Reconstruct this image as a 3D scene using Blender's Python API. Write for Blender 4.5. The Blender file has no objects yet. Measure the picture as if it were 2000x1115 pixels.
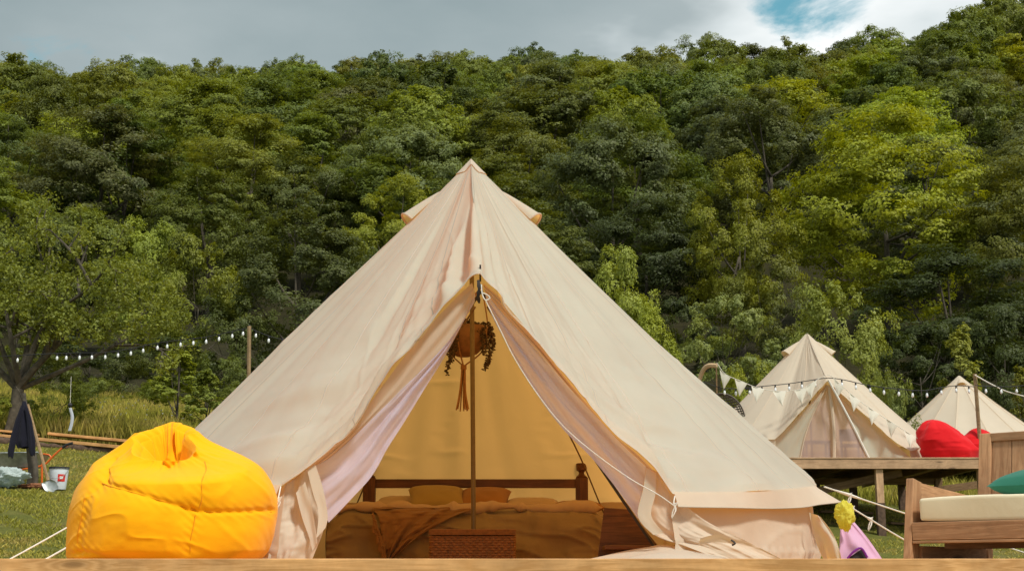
import bpy, bmesh, math, random
import numpy as np
from mathutils import Vector, Matrix

R_ = math.radians
scene = bpy.context.scene
col = scene.collection

# ------------------------------------------------------------------ camera
EYE = np.array([0.0, 0.0, -0.09])
PITCH = R_(11.6)
FPX = 50.0 / 36.0 * 2000.0
cam_d = bpy.data.cameras.new('camera')
cam_d.lens = 50.0
cam_d.sensor_width = 36.0
cam_d.clip_start = 0.05
cam_d.clip_end = 3000.0
cam_d.dof.use_dof = True
cam_d.dof.focus_distance = 9.0
cam_d.dof.aperture_fstop = 14.0
cam = bpy.data.objects.new('camera', cam_d)
cam.location = EYE
cam.rotation_euler = (R_(90) + PITCH, 0, 0)
col.objects.link(cam)
scene.camera = cam

# ------------------------------------------------------------------ sky and sun
SUN_EL, SUN_AZ = R_(52), R_(37)     # azimuth: from behind the camera towards the right
sdir = Vector((math.sin(SUN_AZ) * math.cos(SUN_EL), -math.cos(SUN_AZ) * math.cos(SUN_EL), math.sin(SUN_EL)))
sun_d = bpy.data.lights.new('sun', 'SUN')
sun_d.energy = 2.7
sun_d.angle = R_(8)
sun_d.color = (1.0, 0.945, 0.86)
sun = bpy.data.objects.new('sun', sun_d)
sun.rotation_euler = sdir.to_track_quat('Z', 'Y').to_euler()
sun.location = (0, 0, 60)
col.objects.link(sun)

world = bpy.data.worlds.new('World')
scene.world = world
world.use_nodes = True
wt = world.node_tree
wt.nodes.clear()


def N(nt, typ, ins=None, **attrs):
    n = nt.nodes.new(typ)
    for k, v in attrs.items():
        setattr(n, k, v)
    for k, v in (ins or {}).items():
        s = n.inputs[k]
        if isinstance(v, bpy.types.NodeSocket):
            nt.links.new(v, s)
        else:
            s.default_value = v
    return n


def ramp(nt, fac, stops, interp='LINEAR'):
    n = nt.nodes.new('ShaderNodeValToRGB')
    n.color_ramp.interpolation = interp
    e = n.color_ramp.elements
    while len(e) > len(stops):
        e.remove(e[-1])
    while len(e) < len(stops):
        e.new(0.5)
    for el, (p, c) in zip(e, stops):
        el.position = p
        el.color = (c[0], c[1], c[2], 1) if not isinstance(c, (int, float)) else (c, c, c, 1)
    nt.links.new(fac, n.inputs[0])
    return n.outputs[0]


def mathn(nt, op, a, b=None, clamp=False):
    n = nt.nodes.new('ShaderNodeMath')
    n.operation = op
    n.use_clamp = clamp
    for i, v in enumerate((a, b)):
        if v is None:
            continue
        if isinstance(v, bpy.types.NodeSocket):
            nt.links.new(v, n.inputs[i])
        else:
            n.inputs[i].default_value = v
    return n.outputs[0]


def mixc(nt, fac, a, b, mode='MIX'):
    n = nt.nodes.new('ShaderNodeMix')
    n.data_type = 'RGBA'
    n.blend_type = mode
    for k, v in ((0, fac), (6, a), (7, b)):
        if isinstance(v, bpy.types.NodeSocket):
            nt.links.new(v, n.inputs[k])
        elif k == 0:
            n.inputs[0].default_value = v
        else:
            n.inputs[k].default_value = (v[0], v[1], v[2], 1)
    return n.outputs[2]


sky = N(wt, 'ShaderNodeTexSky', sky_type='NISHITA', sun_disc=False)
sky.sun_elevation = SUN_EL
sky.sun_rotation = math.atan2(sdir.x, sdir.y)
sky.ozone_density = 2.0
tc = N(wt, 'ShaderNodeTexCoord')
vm = N(wt, 'ShaderNodeMapping', {'Vector': tc.outputs['Generated'], 'Scale': (1.0, 1.0, 2.2), 'Location': (5.48, 2.84, 3.6)})
n1 = N(wt, 'ShaderNodeTexNoise', {'Vector': vm.outputs[0], 'Scale': 9.0, 'Detail': 8.0, 'Roughness': 0.62, 'Distortion': 0.4})
n2 = N(wt, 'ShaderNodeTexNoise', {'Vector': vm.outputs[0], 'Scale': 2.3, 'Detail': 6.0, 'Roughness': 0.5})
# the one gap in the clouds that the photograph shows
gd = Vector((0.196, 0.90, 0.394)).normalized()
gdot = N(wt, 'ShaderNodeVectorMath', {0: tc.outputs['Generated'], 1: gd}, operation='DOT_PRODUCT')
gap = N(wt, 'ShaderNodeMapRange', {'Value': gdot.outputs['Value'], 'From Min': 0.9978, 'From Max': 0.9999, 'To Min': 0.0, 'To Max': 0.50}, interpolation_type='SMOOTHSTEP')
cover = mathn(wt, 'SUBTRACT', mathn(wt, 'ADD', mathn(wt, 'MULTIPLY', n1.outputs[0], 1.6), 0.05), gap.outputs[0])
mask = N(wt, 'ShaderNodeMapRange', {'Value': cover, 'From Min': 0.30, 'From Max': 0.62, 'To Min': 0.0, 'To Max': 1.0}, interpolation_type='SMOOTHSTEP')
cloud = ramp(wt, n2.outputs[0], [(0.34, (0.245, 0.305, 0.32)), (0.46, (0.32, 0.375, 0.388)), (0.53, (0.58, 0.63, 0.64)), (0.61, (0.82, 0.84, 0.84))])
skyc = N(wt, 'ShaderNodeVectorMath', {0: sky.outputs[0], 1: (0.09, 0.150, 0.112)}, operation='MULTIPLY')
wmix = mixc(wt, mask.outputs[0], skyc.outputs[0], cloud)
bg = N(wt, 'ShaderNodeBackground', {'Color': wmix, 'Strength': 1.0})
wo = N(wt, 'ShaderNodeOutputWorld', {'Surface': bg.outputs[0]})

scene.view_settings.view_transform = 'Standard'
scene.view_settings.look = 'None'
scene.view_settings.exposure = 0.36
scene.view_settings.gamma = 1.0
scene.render.engine = 'CYCLES'
scene.cycles.max_bounces = 8
scene.cycles.diffuse_bounces = 5
scene.cycles.transparent_max_bounces = 10
scene.cycles.caustics_reflective = False
scene.cycles.caustics_refractive = False
scene.cycles.use_denoising = True


# ------------------------------------------------------------------ helpers
def at(px, py, Y):
    """point of the place seen at photograph pixel (px, py), at distance Y in front of the camera"""
    u = (px - 1000.0) / FPX
    v = (557.5 - py) / FPX
    d = np.array([u, math.cos(PITCH) - v * math.sin(PITCH), math.sin(PITCH) + v * math.cos(PITCH)])
    return EYE + d * (Y / d[1])


def pix(p):
    d = np.asarray(p, float) - EYE
    zc = d[1] * math.cos(PITCH) + d[2] * math.sin(PITCH)
    yc = d[2] * math.cos(PITCH) - d[1] * math.sin(PITCH)
    return 1000 + FPX * d[0] / zc, 557.5 - FPX * yc / zc


_tab = np.random.RandomState(7).rand(256, 256)


def vnoise(x, y, seed=0):
    x = np.asarray(x, float) + seed * 17.31
    y = np.asarray(y, float) + seed * 5.77
    xi = np.floor(x).astype(int)
    yi = np.floor(y).astype(int)
    fx = x - xi
    fy = y - yi
    fx = fx * fx * fx * (fx * (fx * 6 - 15) + 10)
    fy = fy * fy * fy * (fy * (fy * 6 - 15) + 10)
    a = _tab[xi % 256, yi % 256]
    b = _tab[(xi + 1) % 256, yi % 256]
    c = _tab[xi % 256, (yi + 1) % 256]
    d = _tab[(xi + 1) % 256, (yi + 1) % 256]
    return (a * (1 - fx) + b * fx) * (1 - fy) + (c * (1 - fx) + d * fx) * fy - 0.5


def ridge(x, y, seed=0, k=7.0):
    """thin wandering creases"""
    r = 1 - np.clip(np.abs(vnoise(x, y, seed)) * k, 0, 1)
    return r * r


def sstep(a, b, x):
    t = np.clip((np.asarray(x, float) - a) / (b - a), 0, 1)
    return t * t * (3 - 2 * t)


WL = {}   # world origin of every object that has parts


def tag(o, label, cat=None, group=None, kind=None):
    if label:
        o['label'] = label
    if cat:
        o['category'] = cat
    if group:
        o['group'] = group
    if kind:
        o['kind'] = kind
    return o


def thing(name, loc, label, cat, group=None):
    o = bpy.data.objects.new(name, None)
    o.empty_display_size = 0.1
    o.location = tuple(loc)
    col.objects.link(o)
    WL[o.name] = np.array(loc, float)
    return tag(o, label, cat, group)


def link(name, mesh, mat, parent=None, origin=(0, 0, 0)):
    """mesh verts are relative to origin (a world point)"""
    o = bpy.data.objects.new(name, mesh)
    if mat is not None and len(mesh.materials) == 0:
        mesh.materials.append(mat)
    col.objects.link(o)
    og = np.array(origin, float)
    WL[o.name] = og
    if parent is not None:
        o.parent = parent
        og = og - WL[parent.name]
    o.location = tuple(og)
    return o


def mesh_np(name, verts, faces, smooth=False):
    """faces: (n,3) or (n,4) int array"""
    me = bpy.data.meshes.new(name)
    verts = np.ascontiguousarray(verts, dtype=np.float32)
    faces = np.ascontiguousarray(faces, dtype=np.int32)
    k = faces.shape[1]
    me.vertices.add(len(verts))
    me.vertices.foreach_set('co', verts.ravel())
    me.loops.add(faces.size)
    me.loops.foreach_set('vertex_index', faces.ravel())
    me.polygons.add(len(faces))
    me.polygons.foreach_set('loop_start', np.arange(0, faces.size, k, dtype=np.int32))
    me.polygons.foreach_set('loop_total', np.full(len(faces), k, dtype=np.int32))
    if smooth:
        me.polygons.foreach_set('use_smooth', np.ones(len(faces), dtype=bool))
    me.update(calc_edges=True)
    return me


def grid_faces(nu, nv, wrap_u=False):
    a = np.arange(nu * nv).reshape(nu, nv)
    if wrap_u:
        a = np.vstack([a, a[:1]])
    return np.stack([a[:-1, :-1], a[1:, :-1], a[1:, 1:], a[:-1, 1:]], -1).reshape(-1, 4)


def grid_obj(name, P, mat, parent=None, origin=(0, 0, 0), wrap=False):
    """P: (nu, nv, 3) world points"""
    nu, nv = P.shape[:2]
    me = mesh_np(name, P.reshape(-1, 3) - np.array(origin, float), grid_faces(nu, nv, wrap), True)
    return link(name, me, mat, parent, origin)


def polyline(pts, n, smooth=True):
    """resample to n points by arc length, Catmull-Rom smoothed"""
    pts = np.array(pts, float)
    if smooth and len(pts) > 2:
        q = np.vstack([2 * pts[0] - pts[1], pts, 2 * pts[-1] - pts[-2]])
        out = []
        for i in range(1, len(q) - 2):
            t = np.linspace(0, 1, 12, endpoint=False)[:, None]
            p0, p1, p2, p3 = q[i - 1], q[i], q[i + 1], q[i + 2]
            out.append(0.5 * (2 * p1 + (p2 - p0) * t + (2 * p0 - 5 * p1 + 4 * p2 - p3) * t ** 2 + (3 * p1 - p0 - 3 * p2 + p3) * t ** 3))
        out.append(pts[-1:])
        pts = np.vstack(out)
    s = np.r_[0, np.cumsum(np.linalg.norm(np.diff(pts, axis=0), axis=1))]
    x = np.linspace(0, s[-1], n)
    return np.stack([np.interp(x, s, pts[:, k]) for k in range(3)], -1)


class MB:
    """collects shapes in world coordinates, builds ONE mesh object"""

    def __init__(self):
        self.v = []
        self.f = []
        self.n = 0

    def add(self, v, f):
        v = np.asarray(v, float).reshape(-1, 3)
        self.v.append(v)
        for q in f:
            self.f.append(tuple(int(i) + self.n for i in q))
        self.n += len(v)

    def tube(self, pts, r, sides=8, cap=True):
        pts = np.array(pts, float)
        n = len(pts)
        r = np.broadcast_to(np.asarray(r, float), (n,))
        tang = np.gradient(pts, axis=0)
        tang /= np.linalg.norm(tang, axis=1)[:, None] + 1e-12
        up = np.array([0, 0, 1.0]) if abs(tang[0][2]) < 0.9 else np.array([1.0, 0, 0])
        a = np.cross(tang[0], up)
        a /= np.linalg.norm(a)
        ang = np.linspace(0, 2 * math.pi, sides, endpoint=False)
        V = []
        for i in range(n):
            a = a - tang[i] * np.dot(a, tang[i])
            a /= np.linalg.norm(a) + 1e-12
            b = np.cross(tang[i], a)
            V.append(pts[i] + r[i] * (np.cos(ang)[:, None] * a + np.sin(ang)[:, None] * b))
        F = []
        for i in range(n - 1):
            for j in range(sides):
                k = (j + 1) % sides
                F.append((i * sides + j, i * sides + k, (i + 1) * sides + k, (i + 1) * sides + j))
        if cap:
            F.append(tuple(range(sides - 1, -1, -1)))
            F.append(tuple((n - 1) * sides + j for j in range(sides)))
        self.add(np.vstack(V), F)
        return self

    def box(self, c, s, rot=None):
        c = np.array(c, float)
        h = np.array(s, float) / 2
        v = np.array([[x, y, z] for x in (-1, 1) for y in (-1, 1) for z in (-1, 1)]) * h
        if rot is not None:
            v = v @ np.array(rot).T
        self.add(v + c, [(0, 1, 3, 2), (4, 6, 7, 5), (0, 4, 5, 1), (2, 3, 7, 6), (0, 2, 6, 4), (1, 5, 7, 3)])
        return self

    def lathe(self, c, prof, sides=20, scale=(1, 1)):
        """prof: list of (r, z)"""
        c = np.array(c, float)
        ang = np.linspace(0, 2 * math.pi, sides, endpoint=False)
        V = [np.stack([r * np.cos(ang) * scale[0], r * np.sin(ang) * scale[1], np.full(sides, z)], -1) for r, z in prof]
        F = []
        for i in range(len(prof) - 1):
            for j in range(sides):
                k = (j + 1) % sides
                F.append((i * sides + j, i * sides + k, (i + 1) * sides + k, (i + 1) * sides + j))
        self.add(np.vstack(V) + c, F)
        return self

    def build(self, name, mat, parent=None, origin=None, smooth=True):
        if origin is None:
            origin = WL[parent.name] if parent is not None else (0, 0, 0)
        me = bpy.data.meshes.new(name)
        v = np.vstack(self.v) - np.array(origin, float)
        me.from_pydata(v.tolist(), [], self.f)
        if smooth:
            me.polygons.foreach_set('use_smooth', np.ones(len(me.polygons), dtype=bool))
            me.set_sharp_from_angle(angle=R_(40))
        me.update()
        return link(name, me, mat, parent, origin)


_bcache = {}


def board_mesh(l, w, h, bev):
    key = (round(l, 3), round(w, 3), round(h, 3), bev)
    if key not in _bcache:
        bm = bmesh.new()
        bmesh.ops.create_cube(bm, size=1.0)
        for v in bm.verts:
            v.co.x *= l
            v.co.y *= w
            v.co.z *= h
        bmesh.ops.bevel(bm, geom=list(bm.edges), offset=bev, segments=2, affect='EDGES', profile=0.5)
        me = bpy.data.meshes.new('board')
        bm.to_mesh(me)
        bm.free()
        _bcache[key] = me
    return _bcache[key]


def board(name, p0, p1, w, h, mat, parent, up=(0, 0, 1), bev=0.004):
    """a plank from p0 to p1: length along its own X (grain), w along its Y, h along its Z (nearest to up)"""
    p0 = np.array(p0, float)
    p1 = np.array(p1, float)
    d = p1 - p0
    L = np.linalg.norm(d)
    x = d / L
    z = np.array(up, float)
    z = z - x * z.dot(x)
    z /= np.linalg.norm(z)
    y = np.cross(z, x)
    me = board_mesh(L, w, h, min(bev, 0.2 * min(w, h)))
    key = me.name + mat.name
    if len(me.materials) and me.materials[0] != mat:
        if key not in _bcache:
            m2 = me.copy()
            m2.materials.clear()
            _bcache[key] = m2
        me = _bcache[key]
    o = link(name, me, mat, parent, (p0 + p1) / 2)
    o.rotation_euler = Matrix(np.stack([x, y, z], -1).tolist()).to_euler()
    return o


# ------------------------------------------------------------------ materials
def newmat(name):
    m = bpy.data.materials.new(name)
    m.use_nodes = True
    m.node_tree.nodes.clear()
    return m, m.node_tree


def out(nt, sh):
    N(nt, 'ShaderNodeOutputMaterial', {'Surface': sh})


def plain(name, c, rough=0.6, metal=0.0, var=0.12, nscale=30.0, bump=0.1, spec=0.4):
    m, nt = newmat(name)
    t = N(nt, 'ShaderNodeTexCoord')
    n = N(nt, 'ShaderNodeTexNoise', {'Vector': t.outputs['Object'], 'Scale': nscale, 'Detail': 5.0})
    lo = [x * (1 - var) for x in c]
    hi = [min(1, x * (1 + var)) for x in c]
    cc = ramp(nt, n.outputs[0], [(0.3, lo), (0.7, hi)])
    b = N(nt, 'ShaderNodeBump', {'Height': n.outputs[0], 'Strength': bump, 'Distance': 0.01})
    p = N(nt, 'ShaderNodeBsdfPrincipled', {'Base Color': cc, 'Roughness': rough, 'Metallic': metal, 'Specular IOR Level': spec, 'Normal': b.outputs[0]})
    out(nt, p.outputs[0])
    return m


def wood(name, light, dark, knots=True, grain=1.0, rough=0.62, stain=0.3, kscale=(1.6, 6.0, 6.0)):
    m, nt = newmat(name)
    t = N(nt, 'ShaderNodeTexCoord')
    oi = N(nt, 'ShaderNodeObjectInfo')
    off = N(nt, 'ShaderNodeCombineXYZ', {'X': mathn(nt, 'MULTIPLY', oi.outputs['Random'], 40.0), 'Y': mathn(nt, 'MULTIPLY', oi.outputs['Random'], 7.0), 'Z': 0.0})
    v = N(nt, 'ShaderNodeVectorMath', {0: t.outputs['Object'], 1: off.outputs[0]}, operation='ADD')
    # knots: warp the grain round them
    mk = N(nt, 'ShaderNodeMapping', {'Vector': v.outputs[0], 'Scale': kscale})
    vo = N(nt, 'ShaderNodeTexVoronoi', {'Vector': mk.outputs[0], 'Scale': 1.0, 'Randomness': 1.0})
    kd = vo.outputs['Distance']
    mg = N(nt, 'ShaderNodeMapping', {'Vector': v.outputs[0], 'Scale': (1.3 * grain, 22 * grain, 22 * grain)})
    gn = N(nt, 'ShaderNodeTexNoise', {'Vector': mg.outputs[0], 'Scale': 1.0, 'Detail': 4.0, 'Roughness': 0.6, 'Distortion': 0.8})
    mf = N(nt, 'ShaderNodeMapping', {'Vector': v.outputs[0], 'Scale': (8, 240, 240)})
    fn = N(nt, 'ShaderNodeTexNoise', {'Vector': mf.outputs[0], 'Scale': 1.0, 'Detail': 2.0})
    bend = mathn(nt, 'MULTIPLY', mathn(nt, 'POWER', mathn(nt, 'SUBTRACT', 1.0, kd, clamp=True), 6.0), 1.6)
    rings = mathn(nt, 'SINE', mathn(nt, 'MULTIPLY', mathn(nt, 'ADD', gn.outputs[0], bend), 26.0))
    g = mathn(nt, 'ADD', mathn(nt, 'MULTIPLY', rings, 0.18), mathn(nt, 'ADD', mathn(nt, 'MULTIPLY', gn.outputs[0], 0.6), mathn(nt, 'MULTIPLY', fn.outputs[0], 0.25)))
    c = ramp(nt, g, [(0.15, dark), (0.55, [(a + b) / 2 for a, b in zip(light, dark)]), (0.85, light)])
    st = N(nt, 'ShaderNodeTexNoise', {'Vector': v.outputs[0], 'Scale': 3.0, 'Detail': 5.0, 'Roughness': 0.65})
    sf = N(nt, 'ShaderNodeMapRange', {'Value': st.outputs[0], 'From Min': 0.35, 'From Max': 0.7, 'To Min': 1.0 - stain, 'To Max': 1.0 + stain * 0.4})
    c = mixc(nt, 1.0, c, sf.outputs[0], 'MULTIPLY')
    rv = N(nt, 'ShaderNodeMapRange', {'Value': oi.outputs['Random'], 'To Min': 0.86, 'To Max': 1.1})
    c = mixc(nt, 1.0, c, rv.outputs[0], 'MULTIPLY')
    if knots:
        kf = N(nt, 'ShaderNodeMapRange', {'Value': kd, 'From Min': 0.06, 'From Max': 0.17, 'To Min': 0.85, 'To Max': 0.0}, interpolation_type='SMOOTHSTEP')
        c = mixc(nt, kf.outputs[0], c, [x * 0.28 for x in dark])
    b = N(nt, 'ShaderNodeBump', {'Height': g, 'Strength': 0.25, 'Distance': 0.004})
    p = N(nt, 'ShaderNodeBsdfPrincipled', {'Base Color': c, 'Roughness': rough, 'Specular IOR Level': 0.3, 'Normal': b.outputs[0]})
    out(nt, p.outputs[0])
    return m


def cloth(name, c, trans=None, tw=0.3, weave=900.0, transp=0.0, blotch=0.05, wr=0.0, wscale=6.0):
    """woven cloth: diffuse front, coloured light through it, optional open mesh"""
    m, nt = newmat(name)
    t = N(nt, 'ShaderNodeTexCoord')
    n = N(nt, 'ShaderNodeTexNoise', {'Vector': t.outputs['Object'], 'Scale': 2.5, 'Detail': 6.0, 'Roughness': 0.6})
    cc = ramp(nt, n.outputs[0], [(0.3, [x * (1 - blotch) for x in c]), (0.7, [min(1, x * (1 + blotch)) for x in c])])
    w = N(nt, 'ShaderNodeTexNoise', {'Vector': t.outputs['Object'], 'Scale': weave, 'Detail': 1.0})
    b = N(nt, 'ShaderNodeBump', {'Height': w.outputs[0], 'Strength': 0.15, 'Distance': 0.001})
    nrm = b.outputs[0]
    if wr > 0:
        wv = N(nt, 'ShaderNodeTexNoise', {'Vector': t.outputs['Object'], 'Scale': wscale, 'Detail': 4.0, 'Roughness': 0.5, 'Distortion': 1.2})
        b2 = N(nt, 'ShaderNodeBump', {'Height': wv.outputs[0], 'Strength': wr, 'Distance': 0.02, 'Normal': nrm})
        nrm = b2.outputs[0]
    p = N(nt, 'ShaderNodeBsdfPrincipled', {'Base Color': cc, 'Roughness': 0.85, 'Specular IOR Level': 0.15, 'Sheen Weight': 0.1, 'Normal': nrm})
    sh = p.outputs[0]
    if trans is not None:
        tr = N(nt, 'ShaderNodeBsdfTranslucent', {'Color': (*trans, 1), 'Normal': nrm})
        sh = N(nt, 'ShaderNodeMixShader', {0: tw, 1: sh, 2: tr.outputs[0]}).outputs[0]
    if transp > 0:
        tp = N(nt, 'ShaderNodeBsdfTransparent', {'Color': (1, 1, 1, 1)})
        sh = N(nt, 'ShaderNodeMixShader', {0: transp, 1: sh, 2: tp.outputs[0]}).outputs[0]
    out(nt, sh)
    return m


def leafmat(name, gloss=0.35, trw=0.34, var=0.28):
    """leaf colour comes from the tree (object colour), each leaf varies a little"""
    m, nt = newmat(name)
    oi = N(nt, 'ShaderNodeObjectInfo')
    ge = N(nt, 'ShaderNodeNewGeometry')
    rv = N(nt, 'ShaderNodeMapRange', {'Value': ge.outputs['Random Per Island'], 'To Min': 1 - var, 'To Max': 1 + var})
    t = N(nt, 'ShaderNodeTexCoord')
    n = N(nt, 'ShaderNodeTexNoise', {'Vector': t.outputs['Object'], 'Scale': 0.55, 'Detail': 3.0})
    nf = N(nt, 'ShaderNodeMapRange', {'Value': n.outputs[0], 'From Min': 0.3, 'From Max': 0.7})
    c = mixc(nt, 1.0, oi.outputs['Color'], rv.outputs[0], 'MULTIPLY')
    cy = mixc(nt, 1.0, c, (1.22, 1.12, 0.78), 'MULTIPLY')
    c = mixc(nt, nf.outputs[0], c, cy)
    p = N(nt, 'ShaderNodeBsdfPrincipled', {'Base Color': c, 'Roughness': 0.55, 'Specular IOR Level': gloss})
    ct = mixc(nt, 1.0, c, (1.5, 1.35, 0.6), 'MULTIPLY')
    tr = N(nt, 'ShaderNodeBsdfTranslucent', {'Color': ct})
    sh = N(nt, 'ShaderNodeMixShader', {0: trw, 1: p.outputs[0], 2: tr.outputs[0]})
    out(nt, sh.outputs[0])
    return m


M = {}
M['canvas'] = cloth('canvas', (0.635, 0.79, 0.67), (1.0, 0.48, 0.12), 0.54, blotch=0.05, wr=0.12, wscale=4.0)
M['canvas_flap'] = cloth('canvas_flap', (0.62, 0.585, 0.48), (0.9, 0.5, 0.15), 0.2, blotch=0.05, wr=0.15, wscale=5)
M['canvas_wall'] = cloth('canvas_wall', (0.63, 0.565, 0.445), (0.95, 0.5, 0.14), 0.28, blotch=0.06, wr=0.15, wscale=5)
M['canvas_far'] = cloth('canvas_far', (0.68, 0.615, 0.485), (0.90, 0.56, 0.20), 0.3, blotch=0.03)
M['canvas_seam'] = cloth('canvas_seam', (0.55, 0.49, 0.39), (0.8, 0.42, 0.10), 0.2)
M['mesh'] = cloth('insect_mesh', (0.76, 0.74, 0.92), (0.84, 0.80, 0.97), 0.45, transp=0.08, blotch=0.02)
M['mesh_far'] = cloth('insect_mesh_far', (0.62, 0.50, 0.46), (0.8, 0.6, 0.5), 0.3, transp=0.35)
M['flag'] = cloth('bunting_cloth', (0.84, 0.80, 0.69), (0.6, 0.5, 0.35), 0.12)
M['yellow'] = cloth('bean_yellow', (0.93, 0.425, 0.001), None, blotch=0.02, weave=1500, wr=0.1, wscale=9)
M['yellow_seam'] = cloth('bean_yellow_seam', (0.70, 0.27, 0.002), None)
M['red'] = cloth('bean_red', (0.60, 0.008, 0.012), None, blotch=0.05)
M['pine'] = wood('pine', (0.80, 0.48, 0.21), (0.56, 0.30, 0.11))
M['pine_edge'] = wood('pine_edge', (0.88, 0.50, 0.21), (0.60, 0.30, 0.10), kscale=(1.5, 0.0, 5.0))
M['pine_pink'] = wood('pine_rough', (0.70, 0.46, 0.27), (0.48, 0.29, 0.16))
M['larch'] = wood('sofa_wood', (0.60, 0.345, 0.18), (0.37, 0.19, 0.09), stain=0.3)
M['darkwood'] = wood('dark_wood', (0.30, 0.19, 0.09), (0.16, 0.09, 0.04))  # darker wood tone, mainly for the parts under the raised platform
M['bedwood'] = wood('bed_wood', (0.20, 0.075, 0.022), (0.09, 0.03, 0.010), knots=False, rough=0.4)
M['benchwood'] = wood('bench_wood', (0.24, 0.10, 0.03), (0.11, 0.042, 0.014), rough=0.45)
M['pole'] = wood('pole_wood', (0.42, 0.29, 0.15), (0.25, 0.16, 0.08), knots=False)
M['rope'] = plain('rope', (0.72, 0.68, 0.60), 0.9, var=0.15, nscale=120)
M['cord'] = plain('cord_dark', (0.06, 0.045, 0.03), 0.8)
M['steel'] = plain('steel_pole', (0.17, 0.125, 0.065), 0.45, 0.3, var=0.1)
M['darkmetal'] = plain('dark_metal', (0.05, 0.04, 0.035), 0.45, 0.6)
M['galv'] = plain('galvanised', (0.40, 0.43, 0.42), 0.42, 0.65, var=0.22, nscale=14)
M['orange'] = plain('orange_paint', (0.72, 0.13, 0.015), 0.4)
M['rubber'] = plain('rubber', (0.02, 0.02, 0.022), 0.7)
M['jacket'] = cloth('navy_cloth', (0.012, 0.012, 0.022), None, blotch=0.2)
M['bucket'] = plain('white_plastic', (0.72, 0.78, 0.84), 0.4, var=0.05, spec=0.4)
M['redlabel'] = plain('red_print', (0.65, 0.03, 0.02), 0.5)
M['white'] = plain('white_print', (0.8, 0.8, 0.78), 0.5, var=0.03)
M['plasticbag'] = cloth('plastic_sack', (0.52, 0.60, 0.58), (0.6, 0.7, 0.7), 0.3, blotch=0.15)
M['yellowbag'] = cloth('yellow_plastic', (0.80, 0.74, 0.12), (0.9, 0.85, 0.2), 0.45, blotch=0.1)
M['pink'] = cloth('pink_mat', (0.66, 0.40, 0.56), (0.6, 0.3, 0.5), 0.15, blotch=0.05)
M['purple'] = plain('purple_trim', (0.18, 0.02, 0.25), 0.6)
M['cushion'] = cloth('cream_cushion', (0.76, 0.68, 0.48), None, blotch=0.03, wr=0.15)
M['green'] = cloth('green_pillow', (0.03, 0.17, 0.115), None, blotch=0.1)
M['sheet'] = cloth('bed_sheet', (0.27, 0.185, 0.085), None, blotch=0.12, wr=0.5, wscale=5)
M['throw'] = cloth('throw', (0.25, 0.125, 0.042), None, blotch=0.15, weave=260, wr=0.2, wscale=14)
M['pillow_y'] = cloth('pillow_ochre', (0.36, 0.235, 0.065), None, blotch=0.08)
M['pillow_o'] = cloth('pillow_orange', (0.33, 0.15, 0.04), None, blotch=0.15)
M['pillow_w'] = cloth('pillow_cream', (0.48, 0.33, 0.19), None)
M['macrame'] = plain('macrame', (0.34, 0.17, 0.06), 0.9, var=0.2, nscale=90)
M['wicker'] = plain('wicker', (0.24, 0.10, 0.03), 0.6, var=0.3, nscale=45, bump=0.3)
M['wicker_grey'] = plain('wicker_grey', (0.10, 0.085, 0.07), 0.6, var=0.3)
M['bulb'] = plain('bulb_glass', (0.82, 0.84, 0.86), 0.15, var=0.02, spec=0.7)
M['bark'] = plain('bark', (0.085, 0.072, 0.052), 0.95, var=0.45, nscale=9, bump=0.9)
M['soil'] = plain('soil', (0.10, 0.062, 0.04), 0.95, var=0.4, nscale=14, bump=0.9)
M['clay'] = plain('clay', (0.26, 0.11, 0.05), 0.95, var=0.4, nscale=20, bump=0.6)
M['leaf'] = leafmat('leaf')
M['leaf_dull'] = leafmat('leaf_dull', gloss=0.5, trw=0.2)
M['succulent'] = plain('succulent', (0.075, 0.045, 0.018), 0.55, var=0.4, nscale=30)
M['ribbon'] = cloth('pale_ribbon', (0.62, 0.66, 0.74), (0.6, 0.65, 0.75), 0.3)
M['flower'] = plain('flower_white', (0.78, 0.78, 0.70), 0.8)

# grass blades
m, nt = newmat('grass_blade')
ge = N(nt, 'ShaderNodeNewGeometry')
t = N(nt, 'ShaderNodeTexCoord')
gn = N(nt, 'ShaderNodeTexNoise', {'Vector': t.outputs['Object'], 'Scale': 0.7, 'Detail': 6.0, 'Roughness': 0.65})
gc = ramp(nt, gn.outputs[0], [(0.3, (0.22, 0.225, 0.026)), (0.48, (0.33, 0.305, 0.045)), (0.58, (0.42, 0.34, 0.08)), (0.7, (0.44, 0.33, 0.12))])
rv = N(nt, 'ShaderNodeMapRange', {'Value': ge.outputs['Random Per Island'], 'To Min': 0.55, 'To Max': 1.45})
gc = mixc(nt, 1.0, gc, rv.outputs[0], 'MULTIPLY')
p = N(nt, 'ShaderNodeBsdfPrincipled', {'Base Color': gc, 'Roughness': 0.6, 'Specular IOR Level': 0.3})
tr = N(nt, 'ShaderNodeBsdfTranslucent', {'Color': mixc(nt, 1.0, gc, (1.3, 1.3, 0.6), 'MULTIPLY')})
out(nt, N(nt, 'ShaderNodeMixShader', {0: 0.3, 1: p.outputs[0], 2: tr.outputs[0]}).outputs[0])
M['grass'] = m

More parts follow.
